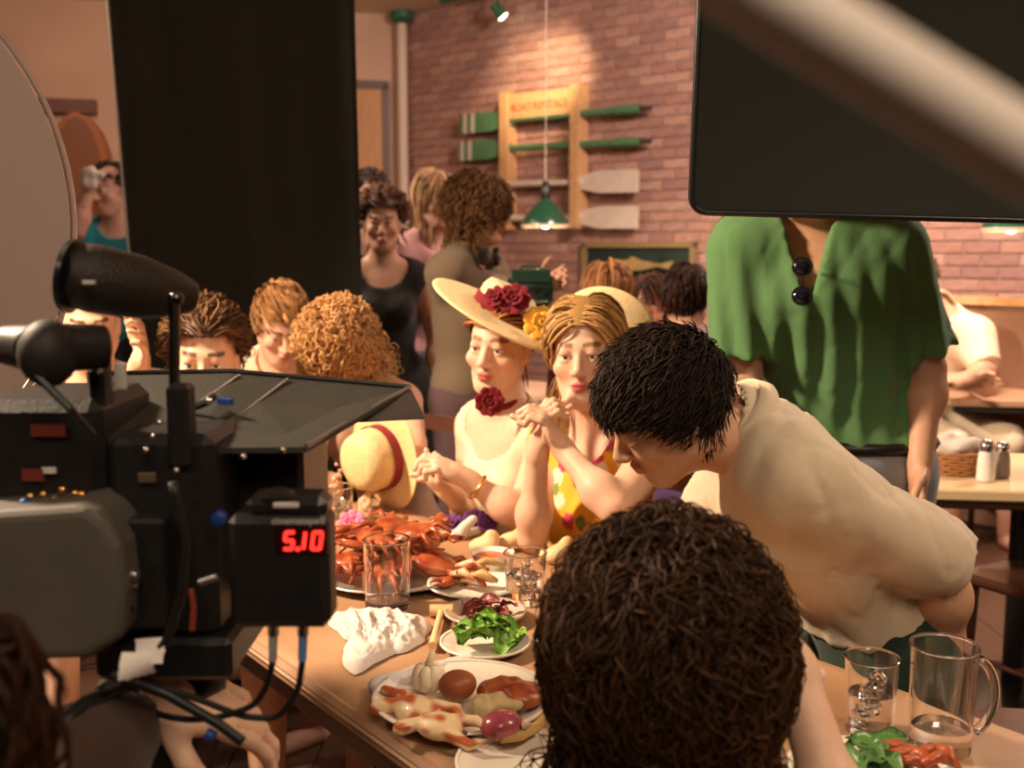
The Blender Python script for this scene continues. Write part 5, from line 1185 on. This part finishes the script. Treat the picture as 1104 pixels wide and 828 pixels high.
def glass(x, y, r, hgt, label, nm='water_glass', mug=False, ice=True, base=.012, r0=None, hdir=None, rim=True):
    c = PZ(x, y, TT); r0 = r0 or r * .8; o = empty(nm, c, label, 'mug' if mug else 'glass')
    w = .003; MB().lathe([(.001, 0), (r0, 0), (r0 * 1.02, .004), (r, hgt), (r - w * .5, hgt + .001), (r - w, hgt), (r0 - w, base), (.001, base)], c, I3, 32, cap=False).build('bowl', m_glass, o, smooth=True, angle=50)
    MB().tube([c + np.array([r * math.cos(t), r * math.sin(t), hgt]) for t in np.linspace(0, 2 * np.pi, 32, endpoint=False)], .0018, 6, closed=True).build('lip', m_glass, o, smooth=True)
    if mug:
        hd_ = nrm(hdir or (1, .1, 0)); a = np.linspace(-1.35, 1.35, 14)
        MB().tube([c + hd_ * (r * .93 + .035 * math.cos(t)) + Zv * (hgt * .5 + hgt * .36 * math.sin(t)) for t in a], .007, 8).build('handle', m_glass, o, smooth=True)
    if ice:
        rr = random.Random(int(x)); io = MB().lathe([(.001, 0), (r0 - .0045, 0), ((r0 + r) / 2 - .004, hgt * .42), (.001, hgt * .42)], c + Zv * (base + .001), I3, 24, cap=False).build('water', mat('water', (.95, .97, 1), .0, trans=1.0, ior=1.33), o, smooth=True, angle=40)
        for k in range(6):
            a = rr.uniform(0, 6.28); q = rr.uniform(0, r0 * .5)
            MB().box(c + np.array([q * math.cos(a), q * math.sin(a), base + .014 + k * hgt * .10]), (.02, .02, .018), euler(rr.random() * 3, rr.random() * 3, rr.random() * 3), .003).build('ice_cube', m_ice, o)
    return o
glass(937, 788, .038, .112, 'tumbler of iced water on the right end of the table', r0=.033)
glass(1013, 806, .046, .150, 'tall clear glass mug with handle at the right table edge', nm='glass_mug', mug=True, ice=False, base=.035, r0=.041)
glass(418, 655, .046, .138, 'large clear glass beer mug in front of the crab platter', nm='glass_mug', mug=True, ice=False, base=.02, r0=.043, hdir=(.5, 1, 0))
glass(566, 648, .043, .100, 'tumbler of iced water beside the blonde woman\'s elbow', r0=.036)
glass(365, 563, .040, .095, 'pale drinking glass at the far table corner by the yellow hat', r0=.034, ice=True)
# ---- crab parts
m_crab = mat('crab_red', (.26, .036, .011), .35, col2=(.42, .11, .03), nscale=35, bump=.4, bscale=120, coat=.2)
m_crabp = mat('crab_pale', (.80, .58, .36), .4, col2=(.62, .20, .07), nscale=30, bump=.3, bscale=90, coat=.2)
def claw_field(c, d, up, s):
    d = nrm(d); up = nrm(np.asarray(up, float) - d * (np.asarray(up, float) @ d)); sd = np.cross(d, up)
    def b(f):
        f.ell(c, (.033 * s, .022 * s, .014 * s), np.array([d, sd, up]), .004)
        for (p0, p1, p2, r0) in (((.022, .012), (.048, .023), (.080, .010), .0105), ((.018, -.013), (.046, -.017), (.076, -.003), .0095)):
            a, m_, e = [c + d * q[0] * s + sd * q[1] * s for q in (p0, p1, p2)]
            f.cone(a, m_, r0 * s, .0072 * s, .004); f.cone(m_, e, .0072 * s, .0025 * s, .003)
        f.cone(c - d * .03 * s, c - d * .052 * s + sd * .012 * s, .009 * s, .011 * s, .003)
    return b
m_claw = mat('crab_claw', (.8, .5, .3), .35, attr=True, bump=.3, bscale=110, coat=.3)
def claw(c, d, label, s=1.0, m=None, up=Zv, par=None, nm='crab_claw', red=.35):
    c = np.asarray(c, float); dn = nrm(d)
    def colr(V):
        t = (V - c) @ dn / s; n = noise3(V, 5, 240 / s) * .8; C = np.tile((.80, .58, .34), (len(V), 1)).astype(float)
        w = np.clip((n + red + .9 * np.clip(-(t + .03) * 25, 0, 1)) * 1.6, 0, 1)[:, None]; C = C * (1 - w) + np.array((.46, .10, .03)) * w
        w = np.clip((t - .062) / .012, 0, 1)[:, None]; return C * (1 - w) + np.array((.16, .06, .03)) * w
    o = blob(nm, claw_field(c, d, up, s), c - .12 * s, c + .12 * s, .0026 * max(s, .8), m or m_claw, par, col=colr)
    if par is None: tag(o, label, 'crab claw', 'crab claws')
    return o
def make_crab(c, yaw, s, label, m=m_crab):
    c = np.asarray(c, float); f = np.array([math.cos(yaw), math.sin(yaw), 0]); l = np.array([-f[1], f[0], 0]); o = empty('crab', c - Zv * .015, label, 'crab', 'crabs on the platter')
    R = np.array([l, f, Zv])
    blob('shell', lambda q: (q.ell(c, (.062 * s, .042 * s, .020 * s), R, .01), q.cone(c + l * .055 * s, c + l * .075 * s - f * .006 * s, .010 * s, .003 * s, .008), q.cone(c - l * .055 * s, c - l * .075 * s - f * .006 * s, .010 * s, .003 * s, .008)), c - .1 * s, c + .1 * s, .005, m, o, disp=lambda g: .0012 * noise3(g, 2, 180))
    for q in (1, -1):
        claw(c + l * q * .058 * s + f * .058 * s, nrm(f - l * q * .6), None, .62 * s, m, Zv, o, 'claw')
        for k in range(4):
            a = -.5 + k * .42; dv = nrm(l * q * math.cos(a) - f * math.sin(a)); p0 = c + dv * .045 * s; p1 = p0 + dv * .026 * s + Zv * .008 * s; p2 = p1 + nrm(dv - f * .6) * .03 * s - Zv * .022 * s
            MB().tube([p0, p1, p2], [.008 * s, .007 * s, .003 * s], 6).build('leg', m, o, smooth=True)
    return o
# crab platter
pl, pc_ = plate(420, 622, .165, 'oval metal tray heaped with red steamed crabs', nm='serving_tray', m=mat('pewter', (.55, .50, .45), .35, .7), cat='tray')
first = make_crab(pc_ + np.array([0, 0, .035]), .5, 1.0, 'x')
rr = random.Random(4); spots = [(-.09, -.03, .035, .3, 'at the left rim of the tray'), (.0, -.05, .04, 2.2, 'at the front of the tray beside the mug'), (.09, -.02, .035, 4.0, 'at the right rim of the tray'), (-.05, .06, .045, 1.2, 'at the back left of the heap'), (.06, .07, .04, 5.2, 'at the back right of the heap'), (-.03, .0, .082, 3.0, 'on top of the heap, left'), (.045, .01, .086, .9, 'on top of the heap, right'), (.0, .055, .09, 5.6, 'at the top back of the heap')]
for i, (dx, dy, dz_, yw, wh) in enumerate(spots):
    o = first if i == 0 else copy_tree(first, (0, 0, 0))
    o.location = Vector(pc_ + np.array([dx, dy, dz_ - .01])); o.rotation_euler = (rr.uniform(-.3, .3), rr.uniform(-.3, .3), yw); o['label'] = 'red steamed crab ' + wh
# main plate in front
mp, mc = plate(499, 763, .138, 'large white plate with crab claws and vegetables in the foreground', deep=.022)
zp = mc[2] + .018
def M(x, y, dz=0.0): q = PZ(x, y, zp + dz); return q
claw(M(450, 766, .012), nrm((.85, -.55, 0)), 'pale open crab claw on the left of the white plate', 1.2, up=(0, -.45, .9), red=.1)
claw(M(474, 783, .012), nrm((.95, -.3, 0.0)), 'pale crab claw pointing right along the front of the white plate', 1.05, up=(0, -.45, .9), red=-.1)
claw(M(435, 752, .006), nrm((.6, -.8, 0)), 'orange crab claw at the left rim of the white plate', .75, red=1.0)
cs = blob('crab_shell', lambda f: (f.ell(M(551, 747, .012), (.055, .036, .02), rotz(-.4), .01), f.ell(M(551, 747, -.012), (.05, .03, .02), rotz(-.4), .006, 's')), M(551, 747) - .08, M(551, 747) + .08, .003, m_crab, disp=lambda g: .0022 * noise3(g, 6, 170))
tag(cs, 'upturned red crab shell at the back of the white plate', 'crab shell')
mt = blob('crab_meat', lambda f: (f.ell(M(537, 757, .012), (.038, .018, .012), rotz(-.4), .01), f.ell(M(520, 762, .01), (.015, .02, .014), k=.008)), M(535, 757) - .07, M(535, 757) + .07, .003, mat('crab_meat', (.62, .47, .24), .5, col2=(.45, .33, .14), nscale=40), disp=lambda g: .002 * noise3(g, 7, 220))
tag(mt, 'beige crab meat spilling from the red shell', 'crab meat')
def potato(x, y, r, label, m, nm='potato'):
    c = M(x, y, r[2] * .6); tag(blob(nm, lambda f: f.ell(c, r, rotz(.4)), c - .06, c + .06, .004, m, disp=lambda g: .0015 * noise3(g, 4, 80)), label, nm)
m_pot = mat('red_potato', (.32, .085, .03), .45, noise=.3, nscale=30)
potato(493, 738, (.030, .026, .024), 'russet red potato near the back rim of the white plate', m_pot)
on = M(541, 782, .014); oo = empty('red_onion', on - Zv * .02, 'purple red onion at the front of the white plate', 'onion')
MB().ball(on, (.032, .027, .021), rotz(.3), 20, 12).build('bulb', mat('onion_purple', (.26, .035, .065), .25, col2=(.38, .08, .10), nscale=20, stretch=(6, 1, 1), coat=.4), oo, smooth=True)
MB().cyl(on + np.array([.03, -.01, .004]), on + np.array([.042, -.014, .008]), .006, .002, 8).build('root_end', mat('onion_root', (.5, .35, .2), .8), oo)
tag(MB().tube([M(540, 797, .004), M(560, 793, .006), M(580, 783, .006), M(587, 770, .008)], [.006, .008, .008, .005], 8).build('crab_limb', mat('tan_leg', (.55, .33, .12), .5, noise=.3, nscale=30), smooth=True), 'tan crab leg along the front rim of the white plate', 'crab leg')
gc = M(462, 736, .004); go = empty('garlic_bulb', gc - Zv * .018, 'whole cream garlic bulb at the back left of the white plate', 'garlic'); m_gar = mat('garlic', (.84, .70, .50), .5)
for k in range(7):
    a = k * 2 * math.pi / 7; MB().ball(gc + np.array([.013 * math.cos(a), .013 * math.sin(a), .010]), (.015, .013, .021), rotz(a), 12, 8).build('clove', m_gar, go, smooth=True)
MB().cyl(gc + Zv * .026, gc + Zv * .05 + np.array([.006, 0, 0]), .007, .004, 10).build('stem', m_gar, go, smooth=True)
bp, bc_ = plate(566, 828, .095, 'small white plate partly hidden at the bottom edge', deep=.012)
# napkins
def crumple(nm, pts, r, lo, hi, label, cat, m, amp=.006, fq=70, seed=3, h=.005):
    def b(f):
        for (a, c_, ra, rb) in pts: f.cone(a, c_, ra, rb, .015)
    def dsp(g): return amp * (1 - 1.7 * np.abs(noise3(g, seed, fq, (1, 1, .6)))) + .25 * amp * noise3(g, seed + 9, fq * 2.2)
    o = blob(nm, b, lo, hi, h, m, disp=dsp); return tag(o, label, cat)
m_nap = mat('napkin_white', (.66, .58, .53), .8, bump=.1, bscale=300)
def N_(x, y, dz=.012): return PZ(x, y, TT + dz)
def rumpled(nm, outline, hgt, label, m, seed, amp=1.0, fq=38):
    """a cloth heaped in folds: outline in photo pixels on the table, folds as ridges"""
    o = np.array([PZ(x, y, TT) for x, y in outline])[:, :2]; c = o.mean(0); na, nr_ = 96, 26
    ang = np.arctan2(*(o - c).T[::-1]); rad = np.linalg.norm(o - c, axis=1); k = np.argsort(ang); ang, rad = ang[k], rad[k]
    a = np.linspace(-np.pi, np.pi, na, endpoint=False); R_ = np.interp(a, np.concatenate([ang - 2 * np.pi, ang, ang + 2 * np.pi]), np.tile(rad, 3)) * (1 + .03 * np.sin(a * 9 + seed))
    V = []
    for i in range(nr_):
        t = (i / (nr_ - 1)) ** .8; V.append(np.stack([c[0] + R_ * t * np.cos(a), c[1] + R_ * t * np.sin(a), np.full(na, t)], 1))
    V = np.array(V); t = V[..., 2].copy(); q = np.stack([V[..., 0], V[..., 1], 0 * t], -1)
    rid = (1 - np.abs(noise3(q, seed, fq, n=4))) ; rid2 = (1 - np.abs(noise3(q, seed + 3, fq * 2, n=4)))
    V[..., 2] = TT + .001 + np.clip(1 - t ** 3, 0, 1) ** .7 * hgt * (.55 + .45 * amp * rid + .22 * amp * rid2).clip(.08, 2)
    V = V.reshape(-1, 3); ids = np.arange(na * nr_).reshape(nr_, na); F = np.stack([ids[:-1], ids[1:], np.roll(ids, -1, 1)[1:], np.roll(ids, -1, 1)[:-1]], -1).reshape(-1, 4)
    return tag(mesh(nm, V, F, m), label, 'napkin')
rumpled('crumpled_napkin', [(352, 668), (378, 660), (410, 660), (440, 664), (462, 672), (458, 688), (446, 700), (425, 706), (402, 716), (384, 728), (370, 720), (372, 704), (380, 692), (366, 682)], .027, 'crumpled white cloth napkin on the brown paper', m_nap, 3, 1.3, 95)
fp_ = [N_(402, 735, .004), N_(500, 712, .004)]
crumple('folded_napkin', [(N_(404, 738, .012), N_(450, 728, .014), .012, .013), (N_(450, 728, .014), N_(505, 712, .010), .013, .010), (N_(410, 745, .008), N_(470, 732, .008), .012, .010)], 0, N_(395, 760) - .05, N_(515, 700) + .05, 'folded white napkin tucked under the large plate', 'napkin', m_nap, amp=.002, fq=60, seed=5, h=.004)
crumple('white_napkin', [(N_(497, 572, .02), N_(510, 560, .05), .014, .01), (N_(492, 578, .008), N_(515, 572, .01), .012, .012)], 0, N_(480, 590) - .05, N_(530, 560) + .1, 'small white peaked napkin beside the purple flowers', 'napkin', m_nap, amp=.002)
crumple('yellow_napkin', [(N_(352, 575, .02), N_(385, 572, .02), .022, .02)], 0, N_(345, 600) - .08, N_(395, 560) + .08, 'yellow napkin at the back of the crab tray', 'napkin', mat('napkin_yellow', (.85, .45, .05), .8), amp=.003)
flower('pink_flower', N_(380, 566, .06), nrm((0, -.8, .5)), .035, mat('pink_petal', (.85, .22, .38), .7), None, 8, 3)
fo = bpy.data.objects['pink_flower']; tag(fo, 'pink flower lying on the yellow napkin', 'flower')
for k, (x, y, r_) in enumerate(((488, 566, .03), (512, 563, .035), (525, 567, .028))):
    flower('purple_flower', N_(x, y, .02), nrm((-.2 + .2 * k, -.6, .8)), r_, mat('purple_petal', (.13, .03, .16), .7), None, 8, 20 + k)
for o, w in zip([o for o in bpy.data.objects if o.name.startswith('purple_flower')], ('leftmost of three, before the white napkin', 'middle one behind the white napkin', 'rightmost of three, next to the cream dress')): tag(o, 'dark purple flower, ' + w, 'flower', 'purple flowers')
# wooden mallets
for (a, b, lb) in (((448, 581), (500, 572), 'wooden crab mallet lying beyond the crab tray'), ((476, 658), (466, 696), 'wooden crab mallet lying beside the crumpled napkin')):
    A_, B_ = N_(*a, .012), N_(*b, .012); d_ = nrm(B_ - A_); o = empty('crab_mallet', (A_ + B_) / 2 - Zv * .01, lb, 'mallet', 'crab mallets')
    MB().cyl(A_, B_, .006, .007, 10).build('handle', mat('mallet_wood', (.74, .50, .26), .5), o, smooth=True, angle=40)
    MB().cyl(A_ - np.cross(d_, Zv) * .022, A_ + np.cross(d_, Zv) * .022, .012, .012, 14).build('mallet_head', MATS['mallet_wood'], o, smooth=True, angle=40)
# side dishes
sp_, sc_ = plate(523, 700, .080, 'white plate of green lettuce behind the large plate', deep=.016)
m_leaf = mat('lettuce', (.12, .27, .02), .45, col2=(.20, .38, .05), nscale=25)
def leaf_vf(s, curl, seed, w=.55):
    r = np.random.RandomState(seed); a, b = 7, 5; G = np.zeros((a, b, 3))
    for i in range(a):
        t = i / (a - 1); wd = w * math.sin(math.pi * (.12 + .86 * t)) ** .7
        for j in range(b):
            v = (j / (b - 1) - .5) * 2; G[i, j] = (t - .5, v * wd * .5, curl * (t - .5) ** 2 * -1.2 + .12 * v * v * .8 + .06 * math.sin(v * 7 + i * 2) * abs(v))
    return G * s
def leaf(nm, c, yaw, tilt, s, m, par, seed, w=.6):
    G = leaf_vf(s, .7, seed, w); R = euler(tilt, .35 * math.sin(seed), yaw); V, F = grid_sheet(G, .0008, (0, 0, 1)); return mesh(nm, V @ R + c, F, m, par)
ll = empty('lettuce_salad', sc_ + Zv * .01, 'heap of bright green lettuce leaves on the small white plate', 'salad')
rr = random.Random(11)
for k in range(26):
    a = rr.uniform(0, 6.28); q = rr.uniform(0, .05); leaf('leaf', sc_ + np.array([q * math.cos(a) * 1.1, q * math.sin(a) * .8, .022 + .028 * (1 - q / .05) + rr.uniform(0, .008)]), rr.uniform(0, 6.28), rr.uniform(-.7, .7), rr.uniform(.045, .07), m_leaf, ll, k)
bo, bcc = plate(523, 668, .078, 'glass side plate of dark red cabbage behind the lettuce', deep=.018, m=mat('smoky_china', (.55, .45, .36), .15, coat=.5))
cg = empty('red_cabbage', bcc + Zv * .01, 'dark red cabbage shreds on the glass side plate', 'cabbage')
for k in range(16): a = rr.uniform(0, 6.28); q = rr.uniform(0, .05); leaf('shred', bcc + np.array([q * math.cos(a), q * math.sin(a), .018 + rr.uniform(0, .02)]), rr.uniform(0, 6.28), rr.uniform(-1, 1), rr.uniform(.03, .05), mat('cabbage', (.16, .02, .03), .4, col2=(.30, .10, .06), nscale=20), cg, k + 40)
lp_, lc_ = plate(512, 636, .098, 'pale plate of crab legs and corn in the middle of the table', deep=.016)
for k in range(9):
    a = rr.uniform(0, 6.28); q = rr.uniform(0, .05); c_ = lc_ + np.array([q * math.cos(a), q * math.sin(a), .018 + .004 * k]); d_ = np.array([math.cos(a * 3), math.sin(a * 3), 0]) * .035
    tag(MB().tube([c_ - d_, c_ + Zv * .012, c_ + d_], [.005, .009, .004], 7).build('crab_limb', (m_crab, m_crabp, MATS['tan_leg'])[k % 3], smooth=True), 'jointed crab leg heaped on the pale middle plate', 'crab leg', 'crab legs on the middle plate')
sb = N_(530, 617, 0.002); so = empty('sauce_bowl', sb, 'white bowl of orange-red sauce by the iced tumbler', 'bowl')
MB().lathe([(.001, 0), (.025, 0), (.030, .008), (.045, .045), (.047, .046), (.043, .044), (.028, .010), (.001, .008)], sb, I3, 30, cap=False).build('dish', m_china, so, smooth=True, angle=50)
MB().lathe([(.001, .038), (.039, .036)], sb, I3, 30, cap=False).build('sauce', mat('sauce', (.45, .09, .02), .3), so, smooth=True)
for k, (x, y, lb) in enumerate(((522, 588, 'cream bread roll beside the white napkin'), (553, 583, 'cream bread roll before the yellow dress'), (602, 596, 'cream bread roll by the foreground curls'))):
    c_ = N_(x, y, .02); tag(blob('bread_roll', lambda f: (f.ell(c_, (.034, .026, .022), rotz(.5 * k), .01), f.ell(c_ + np.array([.02, .012, .014]), (.02, .016, .02), k=.012)), c_ - .08, c_ + .08, .005, mat('bread', (.80, .60, .34), .7, col2=(.62, .38, .16), nscale=18), disp=lambda g: .004 * noise3(g, 3 + k, 70)), lb, 'bread', 'bread rolls')
# plate at the right end: greens and crab legs
rp, rc2 = plate(945, 850, .12, 'plate of leafy greens and red crab legs at the right end', deep=.014)
gr = empty('leafy_greens', rc2 + Zv * .01, 'dark green leaves hanging over the right plate', 'greens')
for k in range(15):
    x_, y_ = rr.uniform(893, 958), rr.uniform(795, 840); leaf('leaf', PZ(x_, y_, TT + rr.uniform(.02, .05)), rr.uniform(0, 6.28), rr.uniform(-.5, .5), rr.uniform(.05, .075), mat('dark_leaf', (.045, .13, .025), .4, col2=(.09, .20, .05), nscale=18), gr, k + 80, .5)
for k in range(7):
    a, b = PZ(935 + k * 12, 806 + (k % 3) * 9, TT + .020 + .003 * k), PZ(1000 + k * 6, 818 + (k % 4) * 7, TT + .012 + .002 * k)
    tag(MB().tube([a, (a + b) / 2 + Zv * .012, b], [.006, .009, .003], 7).build('crab_limb', m_crab, smooth=True), 'red crab leg on the right plate beside the greens', 'crab leg', 'crab legs on the right plate')
# ------------------------------------------------------------------ other tables
def small_table(c, R, label, z=.75, m=None, sq=None, rot=0.0, edge=None):
    o = empty('cafe_table', (c[0], c[1], .013), label, 'table'); m = m or m_ltwood
    if sq: MB().box((c[0], c[1], z - .018), (sq[0], sq[1], .036), rotz(rot), .006).build('tabletop', m, o); MB().box((c[0], c[1], z - .05), (sq[0] - .05, sq[1] - .05, .03), rotz(rot), .004).build('under_frame', edge or m_dkwood, o)
    else: MB().lathe([(.01, 0), (R * .98, 0), (R, .012), (R, .03), (R * .98, .036), (.01, .036)], (c[0], c[1], z - .036), I3, 40, cap=False).build('tabletop', m, o, smooth=True, angle=40)
    MB().cyl((c[0], c[1], .03), (c[0], c[1], z - .036), .035).build('pedestal', MATS['black_metal'], o, smooth=True, angle=40)
    MB().lathe([(.24, 0), (.24, .012), (.05, .03)], (c[0], c[1], .013), I3, 28).build('foot', MATS['black_metal'], o, smooth=True, angle=40)
    return o
t1 = PZ(1075, 522, .75); small_table(t1 + np.array([.18, .2, 0]), 0, 'pale wooden table with basket and shakers at the right', sq=(1.0, .62), rot=-.12, m=mat('cream_table', (.78, .58, .34), .35, noise=.2, nscale=6, stretch=(1, 8, 1)))
t2 = PZ(1090, 424, .75); small_table(t2 + np.array([.25, .0, 0]), 0, 'dark-edged table where the cream-shirted diner leans', sq=(1.2, .6), rot=-.15, m=mat('tan_table', (.52, .32, .2), .4), edge=mat('table_edge', (.03, .035, .03), .4))
t3 = PZ(535, 420, .75); small_table(t3, .42, 'round wooden table behind the woman in the flowered hat', m=mat('pink_table', (.55, .33, .22), .4))
t4 = np.array([.75, 4.85, 0]); small_table(t4, .36, 'round wooden table between the background diners below the fish picture')
# basket, shakers and tumbler on the right table
bk = PZ(1030, 509, .752); bo_ = empty('bread_basket', bk, 'brown woven basket with white napkin on the right table', 'basket')
for k in range(7): MB().tube([bk + np.array([(.085 + .002 * k) * math.cos(t), (.07 + .002 * k) * math.sin(t), .006 + .0105 * k + .003 * math.sin(t * 12 + k * math.pi)]) for t in np.linspace(0, 2 * np.pi, 40, endpoint=False)], .006, 6, closed=True).build('wicker_ring', mat('wicker', (.36, .16, .06), .6, noise=.3, nscale=40), bo_, smooth=True)
MB().lathe([(.001, 0), (.085, 0), (.085, .01), (.001, .01)], bk, np.diag([1, .82, 1.]), 24, cap=False).build('basket_bottom', MATS['wicker'], bo_)
def crbuild(f):
    for (x, y, z, r) in ((-.04, 0, .07, .04), (.03, .01, .075, .04), (0, -.03, .08, .035), (.05, -.02, .09, .025), (-.01, .02, .1, .03)): f.ell(bk + np.array([x, y, z]), (r, r * .8, r * .7), k=.02)
tag(blob('basket_napkin', crbuild, bk - .12, bk + .16, .006, m_nap, disp=lambda g: .006 * noise3(g, 4, 90)), 'white napkin heaped in the brown basket', 'napkin')
def shaker(x, y, hpx, label, m):
    c = PZ(x, y, .752); s = hpx * c[1] / FPX; o = empty('shaker', c, label, 'shaker', 'shakers on the right table')
    MB().lathe([(.001, 0), (.024, 0), (.027, .01), (.024, s * .55), (.020, s * .72)], c, I3, 20, cap=False).build('jar', m, o, smooth=True, angle=50)
    MB().lathe([(.021, s * .72), (.022, s * .85), (.016, s * .96), (.001, s)], c, I3, 20, cap=False).build('cap', MATS['chrome'], o, smooth=True, angle=50)
shaker(1062, 518, 46, 'white salt shaker with metal cap beside the basket', mat('salt_white', (.88, .82, .78), .3))
shaker(1079, 514, 40, 'darker pepper shaker behind the white salt shaker', mat('pepper_grey', (.30, .24, .2), .4))
# booth rail at the right
ra, rb = np.array([2.35, 5.75, 0]), np.array([3.2, 4.75, 0]); bo2 = empty('booth_partition', (ra + rb) / 2, 'brown booth partition with pale wooden cap at the right wall', 'partition')
d_ = nrm(rb - ra); n_ = np.array([d_[1], -d_[0], 0])
MB().prism([ra + Zv * .014, rb + Zv * .014, rb + Zv * 1.17, ra + Zv * 1.17], n_ * .06).build('partition_panel', mat('booth_brown', (.30, .16, .10), .6), bo2)
MB().prism([ra - d_ * .02 + Zv * 1.17 - n_ * .02, rb + Zv * 1.17 - n_ * .02, rb + Zv * 1.21 - n_ * .02, ra - d_ * .02 + Zv * 1.21 - n_ * .02], n_ * .10).build('cap_rail', m_ltwood, bo2)
# ------------------------------------------------------------------ chairs
chair(JA['pel'][:2] + JA['f'][:2] * .02, -50, 'dark wooden chair under the woman in the flowered hat')
chair(JB['pel'][:2], -42, 'dark wooden chair under the woman in yellow')
chair(JG['pel'][:2] + np.array([.30, .02]), -95, 'dark wooden chair behind the bending man in white')
chair(PZ(1120, 640, .45)[:2] + np.array([.1, .1]), -150, 'dark wooden chair at the right edge by the cream table')
for J_, yw, lb in ((JN, 165, 'under the auburn-haired woman'), (JO, -25, 'under the woman in peach'), (JP, 150, 'under the man in purple'), (JF, 22, 'under the fair-haired man'), (JC, -45, 'under the curly blonde woman'), (JD, 12, 'under the brown-haired man'), (JE, 25, 'under the man behind the viewfinder'), (JR, 10, 'under the diner in the cream shirt'), (JH, 170, 'under the foreground curly woman')):
    chair(J_['pel'][:2], yw, 'dark wooden chair ' + lb)
